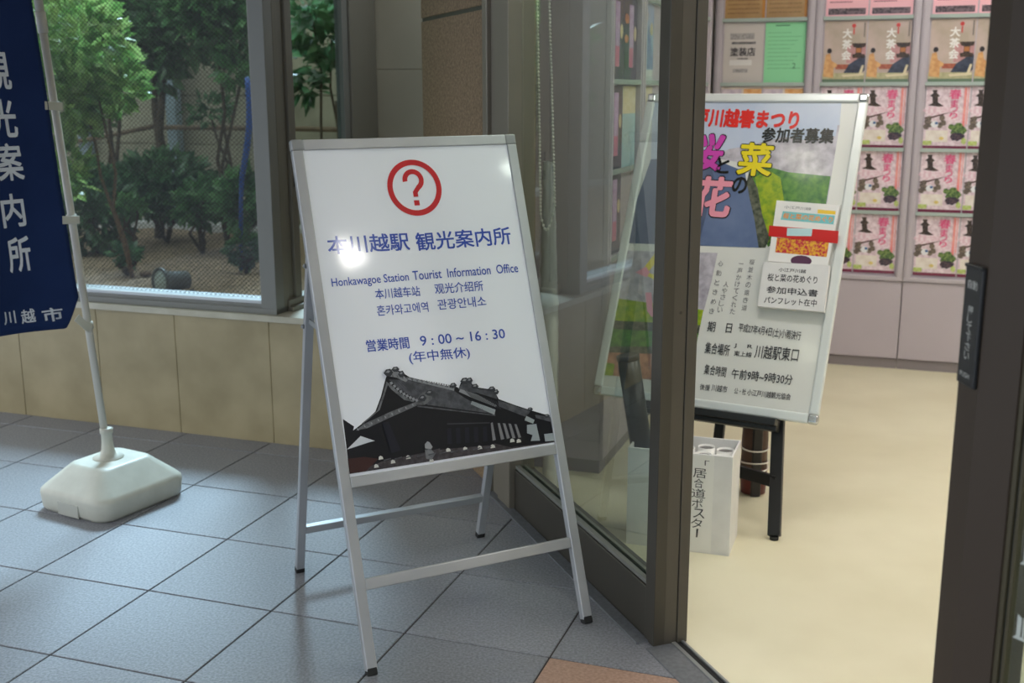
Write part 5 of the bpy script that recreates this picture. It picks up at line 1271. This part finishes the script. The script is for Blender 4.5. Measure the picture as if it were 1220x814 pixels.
# ================================================================ THE GARDEN BEHIND THE WINDOW
def gp(px, py, l): return on_plane(px, py, wp(0, l), L)
def ground(px, l):
    p = gp(px, 250, l); p.z = 0.40
    return p

# ---- flood light on the ground
fl = gp(205, 341, 0.85)
fl = V((fl.x, fl.y, 0.475))
ft = thing('flood_light', 'grey bell-shaped garden flood light lying on the soil behind the window', 'lamp', V((fl.x, fl.y, 0.40)))
ax = V((-0.66, -0.75, 0.05)).normalized()
T = ax.to_track_quat('Z', 'Y').to_matrix().to_4x4(); T.translation = fl
g = MB()
g.lathe([(0.038, -0.090), (0.046, -0.084), (0.048, -0.02), (0.052, 0.02), (0.066, 0.052), (0.072, 0.058), (0.072, 0.070), (0.062, 0.070), (0.058, 0.060)], T, 28)
g.build('housing', M['flood'], ft)
g = MB(); g.lathe([(0.061, 0.058), (0.058, 0.064), (0.035, 0.070), (0.0001, 0.072)], T, 28); g.build('lens', M['lens'], ft)
g = MB(); g.tube([fl - ax * 0.03 - UP * 0.04, V((fl.x, fl.y, 0.405)) - ax * 0.03], 0.012, 8); g.box(-0.07, 0.07, -0.05, 0.05, -0.012, 0.004, Matrix.Translation(V((fl.x + 0.03, fl.y, 0.405))), 0.004)
g.tube([V((fl.x + 0.05, fl.y, 0.412)), V((fl.x + 0.10, fl.y - 0.01, 0.43)), V((fl.x + 0.16, fl.y - 0.02, 0.405))], 0.006, 6)
g.build('stake', M['black'], ft)

# ---- posts, rails, hose, stone
for px, lab in ((207, 'grey steel post in the middle before the garden wall'), (100, 'grey steel post at the left before the garden wall')):
    p = gp(px, 160, 3.5)
    g = MB(); s_ = (p - W0).dot(A)
    g.box(s_ - 0.045, s_ + 0.045, 0.38, 1.72, -3.56, -3.48, WT, 0.006)
    tag(g.build('fence_post', M['post']), lab, 'post', 'steel posts by the garden wall')
g = MB(); r0 = [gp(px, 149 + dy, 3.40) for px, dy in ((190, 0), (240, 1), (300, -1), (352, 1), (420, 0))]
for p in r0: p.z = 1.13 + random.uniform(-0.006, 0.006)
g.tube(r0, 0.018, 8); tag(g.build('bamboo_rail', M['bamboo']), 'brown bamboo rail running along the garden wall to the right', 'rail')
g = MB(); g.tube([gp(60, 174, 3.42), gp(118, 164, 3.42), gp(186, 150, 3.42)], 0.017, 8); tag(g.build('bamboo_rail', M['bamboo']), 'dark sloping bamboo rail before the left of the garden wall', 'rail')
g = MB(); g.tube([gp(x, y, 1.6) for x, y in ((294, 92), (296, 104), (297.5, 124), (297, 152), (294, 178), (290.5, 198), (288, 214), (287, 240), (287, 322))], [0.010, 0.018, 0.019, 0.018, 0.018, 0.017, 0.014, 0.012, 0.012], 10)
tag(g.build('garden_hose', M['hose']), 'blue hose hanging in the garden beside the window mullion', 'hose')

# ---- plants
def foliage(g, c, rad, n, size, up=0.3, shell=0.55, rn=None, mi=0):
    for _ in range(n):
        d = V((random.gauss(0, 1), random.gauss(0, 1), random.gauss(0, 1))).normalized()
        r = shell + (1 - shell) * random.random() if random.random() < 0.75 else random.random()
        off = V((d.x * rad[0], d.y * rad[1], d.z * rad[2])) * r
        p = c + A * off.x + L * off.y + UP * off.z
        if p.z < 0.41:
            continue
        dr = (d + V((random.uniform(-1, 1), random.uniform(-1, 1), random.uniform(-0.9, 0.5) + up))).normalized()
        s = size * random.uniform(0.65, 1.25)
        g.leaf(p, dr, s * 0.5, s, mi)

def stems(g, base, tops, r0, r1, wob=0.05):
    for t in tops:
        pts = []
        for k in range(6):
            f = k / 5
            p = base.lerp(t, f) + A * random.uniform(-wob, wob) * math.sin(math.pi * f) + L * random.uniform(-wob, wob) * math.sin(math.pi * f)
            pts.append(p)
        g.tube(pts, [r0 + (r1 - r0) * k / 5 for k in range(6)], 7)

def plant(name, label, cat, group, base, clumps, leafm, tops, r0=0.012, r1=0.005, bark='bark', wob=0.05):
    t = thing(name, label, cat, base, group)
    g = MB()
    for c, rad, n, size in clumps:
        foliage(g, c, rad, n, size)
    g.build('foliage', M[leafm], t)
    g = MB(); stems(g, base, tops, r0, r1, wob); g.build('stem', M[bark], t)
    return t

SH = 'shrubs in the garden'
def shrub(px, py, rx, ry, l, n, size, leafm, label):
    c = gp(px, py, l); k = (c - V((0, 0, CAM_H))).length / F_PX
    base = V((c.x, c.y, 0.40))
    rad = (rx * k, rx * k * 0.8, ry * k)
    tops = [c + A * random.uniform(-.6, .6) * rad[0] + L * random.uniform(-.5, .5) * rad[1] + UP * random.uniform(-.3, .5) * rad[2] for _ in range(4)]
    plant('garden_shrub', label, 'shrub', SH, base, [(c, rad, n, size)], leafm, tops)
shrub(195, 222, 60, 36, 2.55, 900, 0.105, 'leaf_shrub', 'broad dark shrub in the middle of the garden, behind the flood light')
shrub(112, 250, 42, 50, 2.0, 650, 0.10, 'leaf_shrub', 'dark shrub at the left of the garden, beside the banner pole')
shrub(238, 243, 26, 20, 2.2, 240, 0.10, 'leaf_mid', 'small round shrub right of the broad dark shrub')
shrub(288, 238, 22, 30, 2.1, 300, 0.10, 'leaf_mid', 'shrub beside the window mullion at the right of the garden')
shrub(292, 296, 20, 20, 1.6, 260, 0.06, 'leaf_dark', 'low dark plant on the soil beside the window mullion')
shrub(150, 303, 13, 10, 1.35, 90, 0.06, 'leaf_shrub', 'tiny plant on the soil left of the flood light')
shrub(152, 245, 16, 7, 1.75, 70, 0.085, 'leaf_mid', 'sparse young plant between the left and the broad shrub')

TR = 'trees in the garden'
def tree(label, leafm, clumps_px, l, base_px, size, r0, r1, n_scale=1.0, bark='bark', wob=0.06, extra=(), trunks=None):
    base = ground(base_px, l)
    clumps, tops = [], []
    for px, py, rx, ry, n in clumps_px:
        c = gp(px, py, l + random.uniform(-0.15, 0.15)); k = (c - V((0, 0, CAM_H))).length / F_PX
        rad = (rx * k, min(rx, ry) * k * 1.0, ry * k)
        clumps.append((c, rad, int(n * n_scale), size)); tops.append(c - UP * rad[2] * 0.2)
    if trunks is not None:
        tops = tops[:trunks]
    tops += [gp(px, py, l) for px, py in extra]
    plant('garden_tree', label, 'tree', TR, base, clumps, leafm, tops, r0, r1, bark, wob)
tree('tall dark-leaved tree filling the top of the window', 'leaf_dark', ((150, 20, 70, 45, 800), (200, 40, 70, 36, 650), (110, 0, 60, 40, 500), (180, 84, 36, 18, 110)), 2.75, 188, 0.12, 0.036, 0.020, trunks=0, wob=0.03, extra=((184, 90), (196, 70)))
tree('tree with lighter glossy leaves at the top right of the main window', 'leaf_mid', ((255, 8, 50, 30, 420), (285, 40, 30, 34, 240), (235, -10, 50, 25, 280), (278, 86, 18, 8, 40)), 2.2, 266, 0.12, 0.015, 0.007, trunks=2)
tree('bright green sapling with compound leaves behind the banner pole', 'leaf_bright', ((95, 40, 50, 48, 330), (120, 95, 42, 36, 240), (80, 110, 34, 50, 240), (150, 104, 14, 16, 50), (60, 30, 34, 60, 240), (85, 200, 16, 30, 70)), 1.25, 152, 0.11, 0.012, 0.006, bark='bark_pale', wob=0.03, trunks=0, extra=((102, 130), (118, 120)))
tree('broad-leaved young tree seen through the return pane', 'leaf_shrub', ((372, 15, 30, 30, 110), (395, 40, 28, 34, 110), (360, 75, 22, 22, 45), (395, 85, 26, 16, 40), (365, 105, 14, 10, 30)), 1.75, 392, 0.115, 0.011, 0.005, trunks=2, extra=((400, 120),))
tree('thin bare-stemmed tree with few leaves right of the steel post', 'leaf_shrub', ((250, 130, 30, 16, 90), (268, 60, 26, 16, 120)), 2.9, 268, 0.085, 0.016, 0.007)
tree('slender dark-stemmed tree with sparse leaves left of the broad shrub', 'leaf_dark', ((130, 60, 20, 30, 160), (146, 70, 18, 30, 160), (128, 130, 14, 20, 60)), 2.95, 138, 0.075, 0.018, 0.010, wob=0.03)
st = MB(); c = gp(172, 307, 1.3)
st.lathe([(0.0001, -0.02), (0.026, -0.012), (0.034, 0.0), (0.026, 0.014), (0.0001, 0.02)], Matrix.Translation(V((c.x, c.y, 0.418))), 10)
tag(st.build('garden_stone', M['bark_pale']), 'small tan stone on the soil behind the flood light', 'stone')
